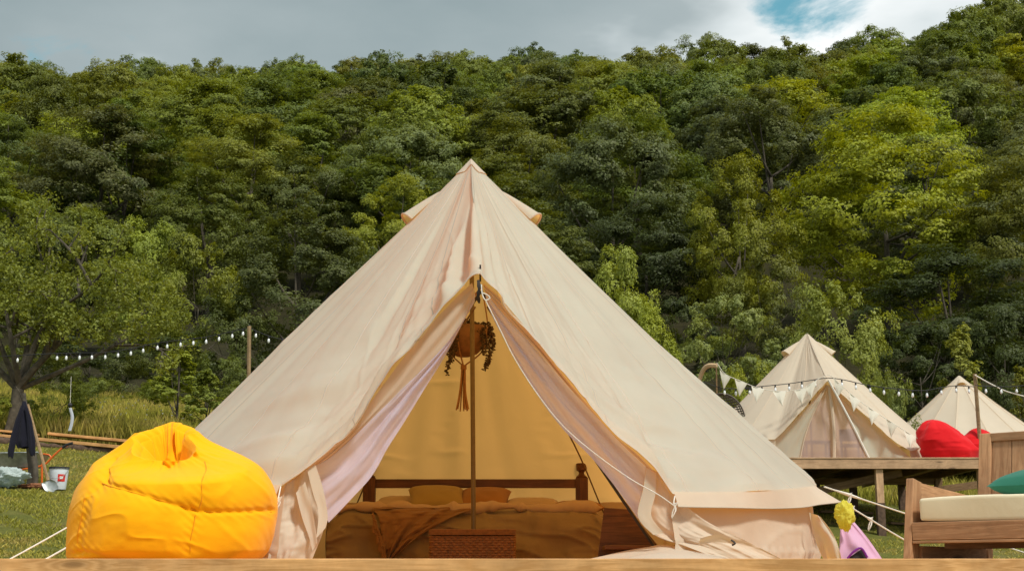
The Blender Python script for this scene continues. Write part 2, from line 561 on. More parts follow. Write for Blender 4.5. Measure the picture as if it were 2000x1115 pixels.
# ground: worn grass near the camp, leaf litter under the forest
m, nt = newmat('ground')
t = N(nt, 'ShaderNodeTexCoord')
sep = N(nt, 'ShaderNodeSeparateXYZ', {'Vector': t.outputs['Object']})
g1 = N(nt, 'ShaderNodeTexNoise', {'Vector': t.outputs['Object'], 'Scale': 0.8, 'Detail': 8.0, 'Roughness': 0.7})
g2 = N(nt, 'ShaderNodeTexNoise', {'Vector': t.outputs['Object'], 'Scale': 25.0, 'Detail': 5.0, 'Roughness': 0.7})
ga = ramp(nt, g1.outputs[0], [(0.3, (0.10, 0.115, 0.022)), (0.5, (0.15, 0.155, 0.035)), (0.64, (0.20, 0.165, 0.06)), (0.78, (0.17, 0.115, 0.06))])
gb = N(nt, 'ShaderNodeMapRange', {'Value': g2.outputs[0], 'From Min': 0.3, 'From Max': 0.7, 'To Min': 0.55, 'To Max': 1.35})
ga = mixc(nt, 1.0, ga, gb.outputs[0], 'MULTIPLY')
gf = ramp(nt, g1.outputs[0], [(0.3, (0.018, 0.018, 0.008)), (0.7, (0.045, 0.04, 0.016))])
ff = N(nt, 'ShaderNodeMapRange', {'Value': sep.outputs['Y'], 'From Min': 46.0, 'From Max': 54.0})
gc = mixc(nt, ff.outputs[0], ga, gf)
b = N(nt, 'ShaderNodeBump', {'Height': g2.outputs[0], 'Strength': 0.8, 'Distance': 0.06})
out(nt, N(nt, 'ShaderNodeBsdfPrincipled', {'Base Color': gc, 'Roughness': 0.95, 'Specular IOR Level': 0.1, 'Normal': b.outputs[0]}).outputs[0])
M['ground'] = m

# ------------------------------------------------------------------ terrain
_py = [-60, 0, 7, 12, 18, 24, 32, 45, 60, 80, 280, 300, 420, 900]
_pz = [-2.2, -0.95, -0.66, -0.25, 0.5, 1.36, 2.7, 4.7, 7.8, 13.5, 93, 95, 60, 20]
_rx = [-120, -60, -40, -10, 30, 50, 70, 86, 100, 140, 220]
_rz = [-1, 0, 0, 2, 2, 3, 4, 8, 13, 26, 40]


def ground_z(x, y):
    x = np.asarray(x, float)
    y = np.asarray(y, float)
    z = 0.25 * sum(np.interp(y + d, _py, _pz) for d in (-1.5, -0.5, 0.5, 1.5))
    lat = -0.09 * (np.clip(x, -30, 40) + 7.6) * sstep(9, 20, y) * (1 - sstep(48, 80, y))
    rid = np.interp(x * 280.0 / np.maximum(y, 60), _rx, _rz) * sstep(80, 280, y)
    bumps = 0.05 * vnoise(x * 0.6, y * 0.6, 1) * sstep(9, 14, y) + 3.5 * vnoise(x / 28, y / 28, 2) * sstep(75, 120, y)
    return z + lat + rid + bumps


def gz(x, y):
    return float(ground_z(x, y))


ys = np.r_[np.linspace(-60, 6, 14), np.linspace(7, 60, 110), np.linspace(62, 330, 90), np.linspace(345, 900, 14)]
xs = np.r_[np.linspace(-500, -45, 24), np.linspace(-43, 43, 100), np.linspace(45, 500, 24)]
X, Yg = np.meshgrid(xs, ys, indexing='ij')
P = np.stack([X, Yg, ground_z(X, Yg)], -1)
g = grid_obj('ground', P, M['ground'])
tag(g, None, None, None, 'structure')

# ------------------------------------------------------------------ front deck
DECK = (-3.3, 3.9, 6.95, 13.6)
dk = thing('wooden_deck', (0.3, 10.2, -0.6), 'long pale pine deck across the bottom, under the big open tent', 'deck')
board('fascia_board', (DECK[0], 6.95 - 0.024, -0.0775), (DECK[1], 6.95 - 0.024, -0.0775), 0.045, 0.155, M['pine_edge'], dk)
nb = 46
for i in range(nb):
    y = DECK[2] + 0.012 + (i + 0.5) * (DECK[3] - DECK[2] - 0.02) / nb
    w = (DECK[3] - DECK[2] - 0.02) / nb - 0.006
    board('deck_board', (DECK[0], y, -0.0165), (DECK[1], y, -0.0165), w, 0.027, M['pine'], dk)
for i in range(9):
    x = DECK[0] + 0.08 + i * (DECK[1] - DECK[0] - 0.16) / 8
    board('joist', (x, DECK[2] + 0.02, -0.105), (x, DECK[3], -0.105), 0.05, 0.14, M['pine_pink'], dk)
for x in (-3.1, 0.3, 3.7):
    for y in (7.1, 10.2, 13.4):
        b0 = gz(x, y) - 0.1
        board('post', (x + 0.09, y, b0), (x + 0.09, y, -0.18), 0.11, 0.11, M['pine_pink'], dk, up=(0, 1, 0))

# ------------------------------------------------------------------ bell tents
def boundary_points(left_px, right_px, cx, cy, Rl, Rr, ze_front, ze_side, n_door=90, n_eave=110, guys=5, jut=0.0):
    """closed lower edge of a bell tent roof: door top -> right door edge -> eave round the back -> left door edge"""
    dr = polyline([at(*p) for p in right_px], n_door)
    dl = polyline([at(*p) for p in left_px], n_door)
    a0 = math.atan2(dr[-1][1] - cy, dr[-1][0] - cx)
    a1 = math.atan2(dl[-1][1] - cy, dl[-1][0] - cx)
    if a1 < 0:
        a1 += 2 * math.pi
    a = np.linspace(a0, a1, 2 * n_eave + 1)
    Rm = np.where(np.cos(a) > 0, Rr, Rl) * np.abs(np.cos(a)) ** 0.5 + (Rr + Rl) / 2 * (1 - np.abs(np.cos(a)) ** 0.5)
    s = (a - a0) / (a1 - a0)
    w0 = np.exp(-(s / 0.05) ** 2)
    w1 = np.exp(-((1 - s) / 0.05) ** 2)
    r0 = math.hypot(dr[-1][0] - cx, dr[-1][1] - cy)
    r1 = math.hypot(dl[-1][0] - cx, dl[-1][1] - cy)
    sc = np.abs(np.sin(s * math.pi * guys))
    Rm = Rm - 0.05 * sc
    Rm = Rm * (1 - w0 - w1) + r0 * w0 + r1 * w1
    edge = np.minimum(s, 1 - s)
    z = ze_front + (ze_side - ze_front) * sstep(0.02, 0.2, edge) - 0.025 * sc
    z = z * (1 - w0 - w1) + dr[-1][2] * w0 + dl[-1][2] * w1
    e = np.stack([cx + Rm * np.cos(a), cy + Rm * np.sin(a), z], -1)
    B = np.vstack([dr[:-1], e, dl[::-1][1:]])
    # running coordinate: 0 at door top, 1 at the right eave corner, -1 at the left one
    U = np.r_[np.linspace(0, 1, n_door)[:-1], np.linspace(1, 6, 2 * n_eave + 1), np.linspace(6, 7, n_door)[1:]]
    return B, U, e, a


def roof_surface(apex, B, U, nt, disp, sag=0.05):
    t = np.linspace(0, 1, nt) ** 0.85
    t = 0.012 + t * 0.988
    P = apex[None, None, :] * (1 - t)[None, :, None] + B[:, None, :] * t[None, :, None]
    du = np.gradient(P, axis=0)
    dt = np.gradient(P, axis=1)
    n = np.cross(du, dt)
    n /= np.linalg.norm(n, axis=2)[..., None] + 1e-9
    axis = P - np.array([apex[0], apex[1], 0.0])
    axis[..., 2] = 0.3
    flip = np.sign((n * axis).sum(2))[..., None]
    flip[flip == 0] = 1
    n = n * flip
    Ug, Tg = np.meshgrid(U, t, indexing='ij')
    d = disp(Ug, Tg, P) - sag * np.sin(math.pi * Tg) * 0.6
    return P + n * d[..., None], n, t


def ribbon(name, path, nrm, width, lift, mat, parent):
    """thin stitched strip lying on a surface"""
    tg = np.gradient(path, axis=0)
    tg /= np.linalg.norm(tg, axis=1)[:, None] + 1e-9
    sd = np.cross(nrm, tg)
    G = np.stack([path - sd * width / 2 + nrm * lift * 0.3, path - sd * width / 4 + nrm * lift, path + sd * width / 4 + nrm * lift, path + sd * width / 2 + nrm * lift * 0.3], 1)
    return grid_obj(name, G, mat, parent, WL[parent.name])


def sheet(name, A, Bc, nv, mat, parent, wave=0.0, waves=3.0, seed=0, off=(0, 1, 0), n=120, fine=0.0):
    """cloth hung between two pixel polylines with depth, with soft folds"""
    a = polyline([at(*p) for p in A], n)
    b = polyline([at(*p) for p in Bc], n)
    s = np.linspace(0, 1, nv)
    P = a[:, None, :] * (1 - s)[None, :, None] + b[:, None, :] * s[None, :, None]
    u = np.linspace(0, 1, n)
    Ug, Sg = np.meshgrid(u, s, indexing='ij')
    env = np.sin(math.pi * np.clip(Sg, 0.02, 1)) ** 0.5
    d = wave * env * (np.sin(Sg * math.pi * waves + 3 * vnoise(Ug * 3, Sg * 2, seed)) * 0.6 + 1.6 * vnoise(Ug * 2.5, Sg * waves * 2.2, seed + 3))
    d = d + fine * (vnoise(Ug * 9, Sg * 14, seed + 5) + 0.5 * vnoise(Ug * 22, Sg * 5, seed + 6))
    P = P + np.array(off, float)[None, None, :] * d[..., None]
    return grid_obj(name, P, mat, parent, WL[parent.name])


# ---- the big tent
YC = 10.46
apex = at(920, 313, YC)
cx, cy = apex[0], apex[1]
bt = thing('bell_tent', (cx, cy, 0.0), 'big cream bell tent with its door rolled open, nearest on the pine deck', 'tent', 'bell tents')
YD = 8.18
right_px = [(936, 536, YD - 0.02), (957, 551, YD), (978, 576, YD), (1000, 605, YD), (1050, 665, YD), (1100, 730, YD), (1150, 790, YD), (1200, 846, YD), (1250, 888, YD), (1292, 932, YD), (1316, 962, YD + 0.02)]
left_px = [(936, 536, YD - 0.02), (913, 549, YD), (880, 585, YD), (830, 640, YD), (780, 703, YD), (735, 765, YD), (690, 822, YD), (650, 868, YD), (600, 912, YD), (548, 948, YD + 0.02)]
B, U, eave, ea = boundary_points(left_px, right_px, cx, cy, 2.40, 2.50, 0.44, 0.56)
# fewer straight facets round the eave, the way the guy points hold it


def big_disp(u, t, P):
    d = np.zeros_like(u)
    uc = np.where(u > 3.5, u - 7, u)        # signed: right > 0, left < 0
    # long pull folds running from the peak to the eave
    d += 0.050 * sstep(0.05, 0.5, t) * vnoise(uc * 5.0 + 0.6 * t, t * 1.6, 3)
    d += 0.030 * sstep(0.15, 0.7, t) * vnoise(uc * 13 + 1.2 * t, t * 2.4, 4)
    d += 0.005 * sstep(0.2, 0.8, t) * vnoise(uc * 34 + 3 * t, t * 5, 14)
    # slack ruckles parallel to the door edge
    near_l = np.exp(-((uc + 0.75) / 0.5) ** 2)
    near_r = np.exp(-((uc - 0.95) / 0.45) ** 2)
    k = sstep(0.5, 0.95, t)
    d += 0.095 * near_l * k * vnoise(uc * 2.2, t * 20 + uc * 2.5, 5)
    d += 0.036 * near_l * k * vnoise(uc * 5, t * 46 + uc * 5, 15)
    d += 0.060 * near_r * k * vnoise(uc * 2.0, t * 18 - uc * 2.0, 6)
    d += 0.020 * near_r * k * vnoise(uc * 5.0, t * 40, 16)
    # sharper creases where the cloth is slack
    d += 0.016 * near_l * k * ridge(uc * 2.0 + 0.3 * t, t * 9 + uc * 2.0, 17)
    d += 0.012 * near_r * k * ridge(uc * 2.2, t * 8 - uc * 1.6, 18)
    d += 0.005 * sstep(0.25, 0.6, t) * ridge(uc * 7 + 1.0 * t, t * 2.0, 19, 9.0)
    d += 0.007 * sstep(0.3, 0.7, t) * ridge(uc * 4 - 3.0 * t, t * 5.0, 20, 12.0)
    # bunched cloth over the door top: a hollow to the left of the ridge, pouch beside it
    d += 0.055 * np.exp(-((uc + 0.010) / 0.034) ** 2) * sstep(0.25, 0.6, t) * (1 - 0.5 * sstep(0.9, 1, t))
    d += -0.045 * np.exp(-((uc + 0.085) / 0.040) ** 2) * sstep(0.3, 0.65, t) * (1 - sstep(0.93, 1.0, t))
    d += 0.060 * np.exp(-((uc + 0.155) / 0.040) ** 2) * sstep(0.45, 0.75, t) * (1 - 0.8 * sstep(0.93, 1.0, t))
    d += 0.030 * np.exp(-((uc - 0.10) / 0.035) ** 2) * sstep(0.2, 0.6, t)
    d += -0.025 * np.exp(-((uc - 0.19) / 0.05) ** 2) * sstep(0.3, 0.7, t)
    d += 0.03 * np.exp(-((uc + 0.30) / 0.12) ** 2) * sstep(0.6, 0.85, t) * vnoise(uc * 4, t * 30, 8)
    # hems pulled straight
    return d * (1 - 0.55 * sstep(0.985, 1.0, t))


RP, RN, rt = roof_surface(apex, B, U, 150, big_disp)
roof = grid_obj('roof', RP, M['canvas'], bt, WL[bt.name], wrap=True)
# stitched panel seams
nU = len(U)
for uu in list(np.arange(1.05, 2.4, 0.24)) + list(np.arange(4.75, 6.0, 0.24)) + [0.33, 0.70, 6.30, 6.67]:
    i = int(np.argmin(np.abs(U - uu)))
    ribbon('seam', RP[i, 6:], RN[i, 6:], 0.014, 0.0018, M['canvas_seam'], roof)
# door hem
for sl in (slice(0, 90), slice(nU - 90, nU)):
    ribbon('door_hem', RP[sl, -2], RN[sl, -2], 0.035, 0.004, M['canvas_seam'], roof)
# apex cap
k = int(np.argmin(np.abs(rt - 0.05)))
G = RP[:, :k + 1] + RN[:, :k + 1] * 0.007
G[:, 0] = apex + np.array([0, 0, 0.012])
cap = grid_obj('apex_cap', G, M['canvas_wall'], bt, WL[bt.name], wrap=True)


def vent(tent_root, apex, e, r, t0, t1, mat):
    """eyelid vent hood standing on the roof along the line apex -> e"""
    a = np.array(apex)
    d = np.array(e) - a
    tipp, mouth = a + d * t0, a + d * t1
    ax = d / np.linalg.norm(d)
    sd = np.cross(ax, [0, 0, 1.0])
    sd /= np.linalg.norm(sd)
    n = np.cross(sd, ax)
    ang = np.linspace(0, math.pi, 22)
    s = np.linspace(0, 1, 14)
    G = np.zeros((22, 14, 3))
    for j, q in enumerate(s):
        rr = r * (0.03 + 0.97 * q ** 0.8)
        c = tipp * (1 - q) + mouth * q
        G[:, j] = c + np.cos(ang)[:, None] * sd * rr * 1.15 + np.sin(ang)[:, None] * n * rr * 0.95 - n * 0.02
    v = grid_obj('vent_hood', G, mat, tent_root, WL[tent_root.name])
    MB().tube(G[:, -1], 0.008, 6).build('rim', mat, v)
    return v


for ang in (-12, 192):
    i = int(np.argmin(np.abs(ea - R_(ang))))
    vent(bt, apex, eave[i], 0.088, 0.095, 0.20, M['canvas'])

# valance hanging below the eave, drawn out where the right guy line pulls
s_ = np.linspace(0, 1, len(ea))
pull = np.exp(-((ea - R_(-16)) / 0.07) ** 2) * 0.16
rows = []
for q in np.linspace(0, 1, 8):
    rr = np.hypot(eave[:, 0] - cx, eave[:, 1] - cy) + 0.004 + q * (0.035 + 0.02 * np.sin(s_ * 70)) + pull * q
    zz = eave[:, 2] - q * (0.085 + 0.03 * np.abs(np.sin(s_ * math.pi * 5)) - 0.006 * np.sin(s_ * 40)) + 0.006
    rows.append(np.stack([cx + rr * np.cos(ea), cy + rr * np.sin(ea), zz], -1))
V = np.stack(rows, 1)
val = grid_obj('valance', V, M['canvas_wall'], bt, WL[bt.name])
MB().tube(V[:, -1], 0.004, 6).build('hem', M['canvas_seam'], val)

# wall: eave to deck
wa = np.linspace(ea[0], ea[-1], 420)
ex = np.interp(wa, ea, np.hypot(eave[:, 0] - cx, eave[:, 1] - cy))
ez = np.interp(wa, ea, eave[:, 2])
rows = []
nz = 26
for q in np.linspace(0, 1, nz):
    fold = 0.035 * vnoise(wa * 6 + 1.2 * q, np.full_like(wa, q * 1.5), 9) + 0.03 * q * vnoise(wa * 22 + q, np.full_like(wa, q * 1.0), 10)
    gather = 0.012 * np.sin(wa * 130) * np.exp(-((q - 0.85) / 0.05) ** 2) + 0.018 * vnoise(wa * 60, np.full_like(wa, q * 3), 11) * sstep(0.8, 0.95, q)
    fold = fold + 0.012 * ridge(wa * 5 + 1.5 * q, np.full_like(wa, q * 2.2), 12)
    rr = ex - 0.045 + 0.05 * q + fold * (0.2 + 0.8 * q) + gather + 0.012 * np.exp(-((q - 0.86) / 0.02) ** 2)
    rows.append(np.stack([cx + rr * np.cos(wa), cy + rr * np.sin(wa), ez * (1 - q) + 0.004 * q], -1))
Wl = np.stack(rows, 1)
wall = grid_obj('wall', Wl, M['canvas_wall'], bt, WL[bt.name])
i = 21
for f in (60, 97, 150, 200, 250, 300):
    nr = np.stack([np.cos(wa[f]) * np.ones(nz), np.sin(wa[f]) * np.ones(nz), np.zeros(nz)], -1)
    ribbon('seam', Wl[f], nr, 0.022, 0.004, M['canvas_wall'], wall)

# rolled-back door canvas and insect mesh, left then right
Y1, Y2 = YD + 0.07, YD + 0.12
Lr = [(922, 552, Y1), (880, 592, Y1), (830, 647, Y1), (780, 709, Y1), (735, 770, Y1), (690, 828, Y1), (650, 872, Y1), (600, 914, Y1), (552, 950, Y1)]
Lc = [(928, 572, Y2), (907, 622, Y2), (862, 682, Y2), (803, 742, Y2), (745, 800, Y2), (694, 850, Y2), (645, 893, Y2), (612, 910, Y2), (600, 925, Y2)]
Lm = [(927, 590, Y2 + 0.05), (905, 628, Y2 + 0.05), (872, 690, Y2 + 0.06), (832, 755, Y2 + 0.06), (792, 820, Y2 + 0.06), (757, 875, Y2 + 0.06), (727, 928, Y2 + 0.05), (690, 970, Y2 + 0.04), (642, 1020, Y2 + 0.03)]
sheet('door_flap', Lr, Lc, 14, M['canvas_wall'], bt, 0.015, 2, 21)
ml = sheet('insect_mesh', Lc, Lm, 40, M['mesh'], bt, 0.03, 3, 22, fine=0.012)
Ll0 = [(556, 944, Y1), (546, 990, Y1), (534, 1040, Y1 - 0.02), (524, 1084, Y1 - 0.04), (520, 1098, Y1 - 0.04)]
Ll1 = [(614, 908, Y2 - 0.03), (624, 950, Y2 - 0.03), (636, 1000, Y2 - 0.03), (630, 1040, Y2 - 0.05), (606, 1100, Y2 - 0.06)]
fl = sheet('door_flap', Ll0, Ll1, 40, M['canvas_flap'], bt, 0.025, 2.5, 23, n=60, fine=0.010)
sheet('hem_band', [(600, 918, Y1 - 0.05), (612, 965, Y1 - 0.05), (622, 1000, Y1 - 0.05), (618, 1050, Y1 - 0.06)], [(616, 906, Y1 - 0.05), (630, 950, Y1 - 0.05), (640, 1005, Y1 - 0.05), (636, 1030, Y1 - 0.06)], 6, M['canvas_flap'], fl, 0.004, 1, 24, n=30)
sheet('hem_band', [(578, 962, Y1 - 0.04), (590, 1010, Y1 - 0.04), (604, 1050, Y1 - 0.05), (610, 1075, Y1 - 0.05)], [(596, 940, Y1 - 0.05), (608, 985, Y1 - 0.05), (616, 1030, Y1 - 0.06), (620, 1060, Y1 - 0.06)], 6, M['canvas_flap'], fl, 0.01, 1, 25, n=30)

Rr = [(943, 552, Y1), (975, 580, Y1), (1000, 608, Y1), (1050, 668, Y1), (1100, 733, Y1), (1150, 793, Y1), (1200, 850, Y1), (1250, 892, Y1), (1292, 936, Y1)]
Rc = [(948, 572, Y2), (972, 600, Y2), (1004, 636, Y2), (1052, 686, Y2), (1108, 752, Y2), (1160, 808, Y2), (1208, 860, Y2), (1246, 896, Y2), (1264, 912, Y2)]
Rm = [(950, 592, Y2 + 0.05), (968, 632, Y2 + 0.05), (1002, 692, Y2 + 0.06), (1050, 772, Y2 + 0.06), (1100, 838, Y2 + 0.06), (1150, 888, Y2 + 0.06), (1190, 935, Y2 + 0.05), (1222, 978, Y2 + 0.04), (1246, 1012, Y2 + 0.03)]
sheet('door_flap', Rr, Rc, 14, M['canvas_wall'], bt, 0.015, 2, 26)
mr = sheet('insect_mesh', Rc, Rm, 40, M['mesh'], bt, 0.035, 3, 27, fine=0.012)
Rl0 = [(1262, 910, Y2 - 0.02), (1254, 960, Y2 - 0.02), (1246, 1008, Y2 - 0.03), (1280, 1045, Y2 - 0.06), (1345, 1068, Y2 - 0.10), (1420, 1098, Y2 - 0.12)]
Rl1 = [(1300, 930, Y1 + 0.02), (1330, 975, Y1), (1366, 1008, Y1), (1415, 1036, Y1), (1470, 1062, Y1 + 0.02), (1540, 1098, Y1 + 0.06)]
fr = sheet('door_flap', Rl0, Rl1, 60, M['canvas_wall'], bt, 0.016, 3.0, 28, n=90, fine=0.010)
sheet('hem_band', [(1262, 912, Y1 - 0.03), (1256, 955, Y1 - 0.03), (1246, 1008, Y1 - 0.04), (1276, 1044, Y1 - 0.08)], [(1282, 924, Y1 - 0.03), (1280, 965, Y1 - 0.03), (1272, 1006, Y1 - 0.05), (1296, 1040, Y1 - 0.09)], 6, M['canvas'], fr, 0.003, 1, 29, n=30)
# wind-flap handle near the bottom of the right side
sheet('pull_tab', [(1368, 1050, 8.14), (1400, 1044, 8.10), (1434, 1056, 8.12)], [(1364, 1064, 8.16), (1400, 1058, 8.12), (1436, 1063, 8.13)], 6, M['canvas_wall'], fr, 0.01, 1, 32, n=20)
MB().tube(polyline([at(1428, 1054, 8.1), at(1436, 1060, 8.09), at(1430, 1064, 8.1)], 6), 0.006, 6).build('toggle', M['darkmetal'], fr)
# cloth lying on the deck in the doorway
A = [(1130, 1098, 8.6), (1200, 1080, 8.5), (1260, 1068, 8.4), (1310, 1064, 8.35), (1420, 1090, 8.25)]
Bb = [(1130, 1099, 7.9), (1200, 1097, 7.85), (1260, 1097, 7.8), (1310, 1097, 7.8), (1440, 1097, 7.8)]
sheet('threshold_cloth', A, Bb, 16, M['canvas_wall'], bt, 0.012, 3, 31, off=(0, 0, 1), n=50)

# poles
pt, pb = apex + np.array([0, 0, -0.05]), np.array([cx + 0.0, cy, 0.0])
pb[0] = at(926, 1030, YC)[0]
cp = MB().tube([pb, pb * 0.5 + pt * 0.5, pt], 0.0175, 14).build('centre_pole', M['steel'], bt)
mid = pb + (pt - pb) * 0.035
top = np.array(at(938, 540, YD + 0.03))
af = MB()
for px_ in ((1298, 1098), (576, 1098)):
    ft = at(px_[0], px_[1], YD + 0.30)
    ft[2] = 0.0
    af.tube([top + np.array([0, 0.24, -0.04]), (top + ft) / 2 + np.array([0, 0.12, -0.02]), ft], 0.009, 8)
af.tube([top + np.array([0, 0, -0.03]), top + np.array([0, 0, 0.07])], 0.006, 6)
af.build('door_frame_pole', M['darkmetal'], bt)
for p in ((952, 600, 8.7), (1108, 842, 10.6), (1180, 1003, 12.3)), ((928, 600, 8.7), (752, 868, 10.8), (686, 1008, 12.3)):
    MB().tube(polyline([at(*q) for q in p], 16), 0.0065, 6).build('inner_cord', M['darkwood'], bt)
# canvas cover knob over the frame tip
MB().tube(polyline([at(934, 548, 8.14), at(936, 562, 8.12), at(934, 578, 8.13), at(936, 592, 8.15)], 8), [0.008, 0.010, 0.013, 0.008, 0.012, 0.009, 0.012, 0.005], 8).build('frame_joint', M['darkmetal'], bt)
tie = MB()
tie.tube(polyline([at(940, 556, 8.12), at(942, 575, 8.11), at(948, 586, 8.11), at(957, 582, 8.11), at(950, 575, 8.11), at(941, 572, 8.11)], 20), 0.004, 6)
tie.tube(polyline([at(947, 584, 8.11), at(975, 640, 8.11), at(1005, 700, 8.12), at(1050, 770, 8.14), at(1100, 832, 8.16), at(1160, 884, 8.16), at(1230, 934, 8.14), at(1285, 965, 8.1), at(1318, 988, 8.08)], 60), 0.0032, 6)
tie.build('tie_cord', M['rope'], bt)


def knot_rope(pts, r, knots, name, parent, mat=None):
    b = MB()
    p = polyline(pts, 40)
    b.tube(p, r, 7)
    for k_ in knots:
        c = p[int(k_ * 39)]
        lp = [c, c + [0.012, 0, -0.02], c + [0.0, -0.01, -0.05], c + [-0.014, 0, -0.075], c + [-0.004, 0, -0.03], c + [0.02, 0, 0.012], c]
        b.tube(polyline(lp, 18), r * 0.85, 6)
        b.tube([c - (p[1] - p[0]) * 1.2, c, c + (p[1] - p[0]) * 1.2], [r, r * 2.4, r], 7)
    return b.build(name, mat or M['rope'], parent)


def guy(e_px, mid_px, Ye, Ym, zend, knots):
    p0 = at(e_px[0], e_px[1], Ye)
    p1 = at(mid_px[0], mid_px[1], Ym)
    d = p1 - p0
    k_ = (zend - p0[2]) / d[2]
    return knot_rope([p0, p0 + d * k_ * 0.5 + [0, 0, -0.01], p0 + d * k_], 0.0055, knots, 'guy_rope', bt)


guy((1610, 950), (1765, 1000), 9.85, 10.4, -0.35, (0.06,))
guy((1658, 988), (1765, 1050), 9.6, 9.8, 0.0, (0.05, 0.22,))
guy((250, 962), (20, 1088), 9.9, 9.2, -0.3, ())
guy((300, 965), (95, 1088), 9.0, 8.2, 0.0, ())
knot_rope([at(1318, 968, 8.12), at(1316, 984, 8.1), at(1320, 998, 8.1)], 0.004, (0.6,), 'guy_rope', bt)
knot_rope([at(548, 950, 8.1), at(543, 975, 8.0), at(538, 1000, 7.97)], 0.004, (0.6,), 'guy_rope', bt)

# window flap on the right end of the wall, unzipped
wf = sheet('wall_flap', [(1580, 1000, 9.35), (1588, 1040, 9.3), (1600, 1075, 9.28), (1612, 1098, 9.26)], [(1602, 1008, 9.25), (1626, 1040, 9.2), (1640, 1075, 9.18), (1644, 1098, 9.2)], 14, M['canvas'], bt, 0.03, 2, 33, n=40)

# ------------------------------------------------------------------ bed and the things inside the tent
YF, YH = 10.85, 12.42
bz = 0.0
bx0, bx1 = at(640, 1000, YF)[0], at(1186, 1000, YF)[0]
hx0, hx1 = at(722, 940, YH)[0], at(1136, 940, YH)[0]
bed = thing('bed', ((bx0 + bx1) / 2, 11.6, 0), 'dark wooden double bed with tan bedding inside the big tent', 'bed')
zr = at(900, 944, YH)[2]
board('headboard_rail', (hx0, YH, zr), (hx1, YH, zr), 0.05, 0.075, M['bedwood'], bed)
board('headboard_rail', (hx0, YH, 0.38), (hx1, YH, 0.38), 0.04, 0.09, M['bedwood'], bed)
board('headboard_spindle', ((hx0 + hx1) / 2 + 0.08, YH, 0.40), ((hx0 + hx1) / 2 + 0.08, YH, zr - 0.03), 0.04, 0.04, M['bedwood'], bed, up=(0, 1, 0))
for x in (hx0, hx1):
    pst = board('bed_post', (x, YH, 0), (x, YH, zr + 0.05), 0.105, 0.10, M['bedwood'], bed, up=(0, 1, 0))
    f = MB().lathe((x, YH, zr + 0.05), [(0.0, 0), (0.045, 0.0), (0.05, 0.01), (0.028, 0.025), (0.022, 0.045), (0.03, 0.055), (0.045, 0.065), (0.047, 0.12), (0.04, 0.125), (0.0, 0.125)], 16)
    f.build('post_finial', M['bedwood'], bed)
# mattress with hanging cover
nx, ny = 110, 60
Xn = np.linspace(0, 1, nx)
prof = np.r_[np.linspace(0, 1, 26), np.full(ny - 26, 1.0)]
zt = at(900, 1003, YF)[2]
G = np.zeros((nx, ny, 3))
for j in range(ny):
    if j < 26:
        q = j / 25.0
        y = YF - 0.03 + 0.08 * (q ** 6) + 0.02 * math.sin(q * 3.1)
        z = zt * (0.04 + 0.96 * q ** 0.9)
    else:
        q = (j - 25) / (ny - 26.0)
        y = YF + 0.05 + q * (YH - 0.08 - YF - 0.05)
        z = zt + 0.03 * min(1, q * 8)
    edge = np.minimum(Xn, 1 - Xn)
    xx = bx0 + (bx1 - bx0) * Xn
    zz = z * np.ones(nx) - 0.07 * np.exp(-(edge / 0.035) ** 2) * min(1, j / 20.0)
    zz += 0.035 * vnoise(Xn * 7, np.full(nx, j * 0.18), 41) * (1 if j > 20 else j / 20.0)
    yy = y + (0.09 * vnoise(Xn * 9 + j * 0.06, np.full(nx, j * 0.10), 42) + 0.045 * vnoise(Xn * 26, np.full(nx, j * 0.05), 43)) * (1 if j < 26 else 0.2)
    jj = np.full(nx, j * 0.11)
    yy = yy - 0.03 * ridge(Xn * 8 + jj, jj * 1.3, 49, 6.0) * (1 if j < 30 else 0)
    zz = zz + 0.022 * ridge(Xn * 7, jj * 2.0, 50, 6.0) * (1 if j >= 22 else 0)
    G[:, j] = np.stack([xx, yy, np.maximum(zz, 0.012)], -1)
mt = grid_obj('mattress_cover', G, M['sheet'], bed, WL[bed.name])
# cover sides
for x, sg in ((bx0, -1), (bx1, 1)):
    q = np.linspace(0, 1, 14)
    yy = np.linspace(YF - 0.02, YH - 0.06, 50)
    Q, YY = np.meshgrid(q, yy, indexing='ij')
    S = np.stack([x + sg * (0.012 * np.sin(Q * 3) + 0.03 * vnoise(YY * 6, Q, 44)), YY, 0.01 + Q * (zt - 0.05)], -1)
    grid_obj('cover_side', S, M['sheet'], mt, WL[bed.name])
# rumpled duvet edge along the top
n = 160
q = np.linspace(0, 1, n)
line = np.stack([bx0 + 0.03 + (bx1 - bx0 - 0.06) * q, YF + 0.12 + 0.03 * vnoise(q * 8, q * 0, 45), zt + 0.045 + 0.03 * vnoise(q * 6, q * 0 + 3, 46) + 0.015 * vnoise(q * 25, q * 0, 47)], -1)
MB().tube(line, 0.043 + 0.045 * vnoise(q * 16, q * 0, 48) + 0.03 * vnoise(q * 40, q * 0, 49), 14).build('duvet_edge', M['pillow_w'], bed)

